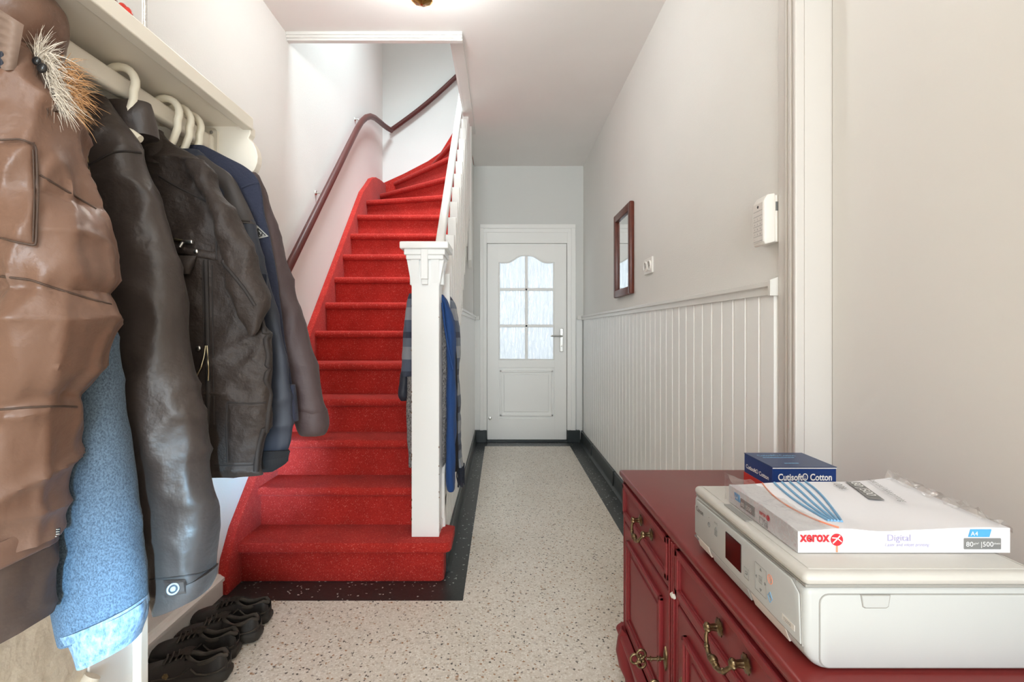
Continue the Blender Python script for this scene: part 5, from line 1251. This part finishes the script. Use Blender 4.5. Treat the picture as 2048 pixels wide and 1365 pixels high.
# ================================================================== shoes
def shoe(heel, ang, label, m_up, flip, badge=False, hi=1.0):
    """heel: point on the floor under the heel; the shoe points along -x turned by ang"""
    t = thing('shoe', label, 'shoe', heel, 'shoes below the coats')
    Mx = Matrix.Translation(heel) @ Matrix.Rotation(PI+ang, 4, 'Z')
    L = .295
    def w(s):   # half width along the length, heel 0 to toe 1
        return [.034, .039, .038, .036, .040, .047, .050, .048, .040, .022][min(9, int(s*9.001))]
    W_ = [(0, .020), (.04, .032), (.15, .038), (.32, .036), (.48, .040), (.64, .048), (.76, .050), (.88, .044), (.96, .030), (1, .010)]
    def iw(s):
        for (a, b), (c, d) in zip(W_, W_[1:]):
            if s <= c: return b+(d-b)*(s-a)/(c-a)
        return .01
    bm = new(); N = 30; low = []; hi_ = []
    def ol(s, side, off=0): return (s*L-.004, side*(iw(s)+off)+.006*math.sin(s*PI)*flip, 0)
    out = [ol(k/N, 1) for k in range(N+1)]+[ol(k/N, -1) for k in range(N, -1, -1)]
    rings = []
    for (z, g) in ((0, -.004), (.004, .002), (.014, .005), (.024, .004), (.030, .0)):
        ring = []
        for k, p in enumerate(out):
            s = (k if k <= N else 2*N+1-k)/N; side = 1 if k <= N else -1
            q = ol(s, side, g); zz = z*(1.15-.35*s)+(.010*max(0, s-.8)/.2 if z < .01 else .004*max(0, s-.8)/.2)
            ring.append(bm.verts.new(Mx @ Vector((q[0]+(g if s > .98 else (-g if s < .02 else 0)), q[1], zz))))
        rings.append(ring)
    for A, B in zip(rings, rings[1:]):
        for k in range(len(A)): bm.faces.new((A[k], A[(k+1) % len(A)], B[(k+1) % len(A)], B[k]))
    bm.faces.new(rings[0][::-1]); bm.faces.new(rings[-1]); obj('sole', bm, 'sole', t, 50)
    # upper: cross-sections along the length, open at the ankle
    H = [(0, .072), (.06, .088), (.15, .080), (.28, .072), (.36, .080), (.44, .088), (.52, .082), (.62, .070), (.74, .058), (.86, .050), (.95, .042), (1, .030)]
    def ih(s):
        for (a, b), (c, d) in zip(H, H[1:]):
            if s <= c: return (b+(d-b)*(s-a)/(c-a))*hi
        return .03
    bm = new(); K = 16; secs = []
    for j in range(41):
        s = j/40; hw = iw(s); h = ih(s); op = 0 <= s < .42; sec = []
        gap = .62 if .03 < s < .38 else (.62*max(0, (.44-s)/.06) if s >= .38 else .5)
        for k in range(K+1):
            u = -1+2*k/K
            if op:   # two side walls: skip the middle
                a = abs(u); sd = math.copysign(1, u) if u else 1
                f = 1-a
                yy = sd*hw*(1.0-.38*min(1, f*1.2)**1.6) if a > 0 else 0; zz = .018+(h-.018)*min(1, f*1.6)
                if a < .375: yy = sd*hw*(.62-.25*(.375-a)/.375); zz = h-.012*(.375-a)/.375*3.5
            else:
                a = u*PI/2; yy = hw*math.copysign(abs(math.sin(a))**.8, u); zz = .018+(h-.018)*abs(math.cos(a))**.75
            dz = .0016*noise.noise(Vector((s*30, u*6, heel[1]*50)))
            sec.append(bm.verts.new(Mx @ Vector((s*L-.004, yy+.006*math.sin(s*PI)*flip, zz+dz))))
        secs.append(sec)
    for j in range(40):
        s = (j+.5)/40
        for k in range(K):
            if s < .42 and K/2-3 <= k < K/2+3 and s > .02 and (K/2-1 <= k <= K/2): continue
            bm.faces.new((secs[j][k], secs[j][k+1], secs[j+1][k+1], secs[j+1][k]))
    bm.faces.new(secs[0]); bm.faces.new(secs[-1][::-1]); up = obj('upper', bm, m_up, t, 60)
    # dark insole
    bm = new(); prism(bm, [(.02*L, -.022), (.40*L, -.026), (.42*L, .026), (.02*L, .022)], 'z', .028, .036); bm.transform(Mx); obj('insole', bm, 'lining', t)
    # padded collar round the opening
    path = []
    for k in range(29):
        a = 2*PI*k/28; s = .215-.205*math.cos(a); yy = math.sin(a)*iw(max(.1, s))*.66
        path.append(Mx @ Vector((s*L, yy+.004*flip, ih(max(0, s))-.004+.004*math.cos(2*a))))
    bm = new(); tube(bm, path, .0075, 10, cap=False); obj('collar', bm, 'suede', up, 60)
    # tongue and laces
    bm = new(); rows = []
    for j in range(8):
        q = j/7; s = .66-.30*q; rows.append((s*L, 0, ih(s)+.004+.012*q, .018+.006*q))
    prev = None
    for (x, y_, z, ww) in rows:
        v = [bm.verts.new(Mx @ Vector((x, -ww, z-.004))), bm.verts.new(Mx @ Vector((x, 0, z+.002))), bm.verts.new(Mx @ Vector((x, ww, z-.004)))]
        if prev:
            for i in range(2): bm.faces.new((prev[i], prev[i+1], v[i+1], v[i]))
        prev = v
    bmesh.ops.solidify(bm, geom=bm.faces[:], thickness=.006); obj('tongue', bm, 'suede', up, 60)
    for j in range(4):
        s = .63-.06*j; z = ih(s)+.006
        bm = new(); tube(bm, [Mx @ Vector((s*L, -.026, z-.009)), Mx @ Vector((s*L+.004, -.010, z+.004)), Mx @ Vector((s*L-.004, .010, z+.004)), Mx @ Vector((s*L, .026, z-.009))], .0028, 6); obj('lace', bm, 'suede', up, 60)
    # heel counter and side overlay
    bm = new(); tube(bm, [Mx @ Vector((s*L-.004, sd*(iw(s)+.001)+.006*math.sin(s*PI)*flip, .030+zz)) for s, sd, zz in ((.34, 1, .03), (.28, 1, .012), (.18, 1, .008), (.08, 1, .012), (.03, 1, .016), (.0, .3, .018), (.0, -.3, .018), (.03, -1, .016), (.08, -1, .012), (.18, -1, .008), (.28, -1, .012), (.34, -1, .03))], .003, 6); obj('heel_seam', bm, 'suede', up, 60)
    bm = new()
    tube(bm, [Mx @ Vector((s*L-.004, (iw(s)+.0005)+.006*math.sin(s*PI)*flip, .024+zz)) for s, zz in ((.36, .040), (.44, .018), (.54, .012), (.64, .016), (.72, .012))], .0025, 6); obj('side_seam', bm, 'suede', up, 60)
    if badge:
        bm = new(); c = Mx @ Vector((.57*L, iw(.57)+.006*math.sin(.57*PI)*flip-.002, .044)); d = (Mx.to_3x3() @ Vector((0, 1, .35))).normalized()
        lathe(bm, [(.001, 0), (.010, 0), (.010, .002), (.0075, .0028), (.001, .002)], 6, Matrix.Translation(c) @ d.to_track_quat('Z', 'Y').to_matrix().to_4x4()); obj('badge', bm, 'brass', up)
shoe((-.900, 1.645, .0015), math.radians(6), 'worn black shoe nearest the camera with a small hexagonal badge', 'shoe', 1, True)
shoe((-.930, 1.755, .0015), math.radians(5), 'worn black shoe second from the camera with light collar edge', 'shoe', -1)
shoe((-.900, 1.855, .0015), math.radians(4), 'black low shoe third from the camera, grey heel tab', 'shoe', 1, hi=.95)
shoe((-.915, 1.965, .0015), math.radians(3), 'black low shoe farthest from the camera by the red stairs', 'shoe', -1, hi=.95)
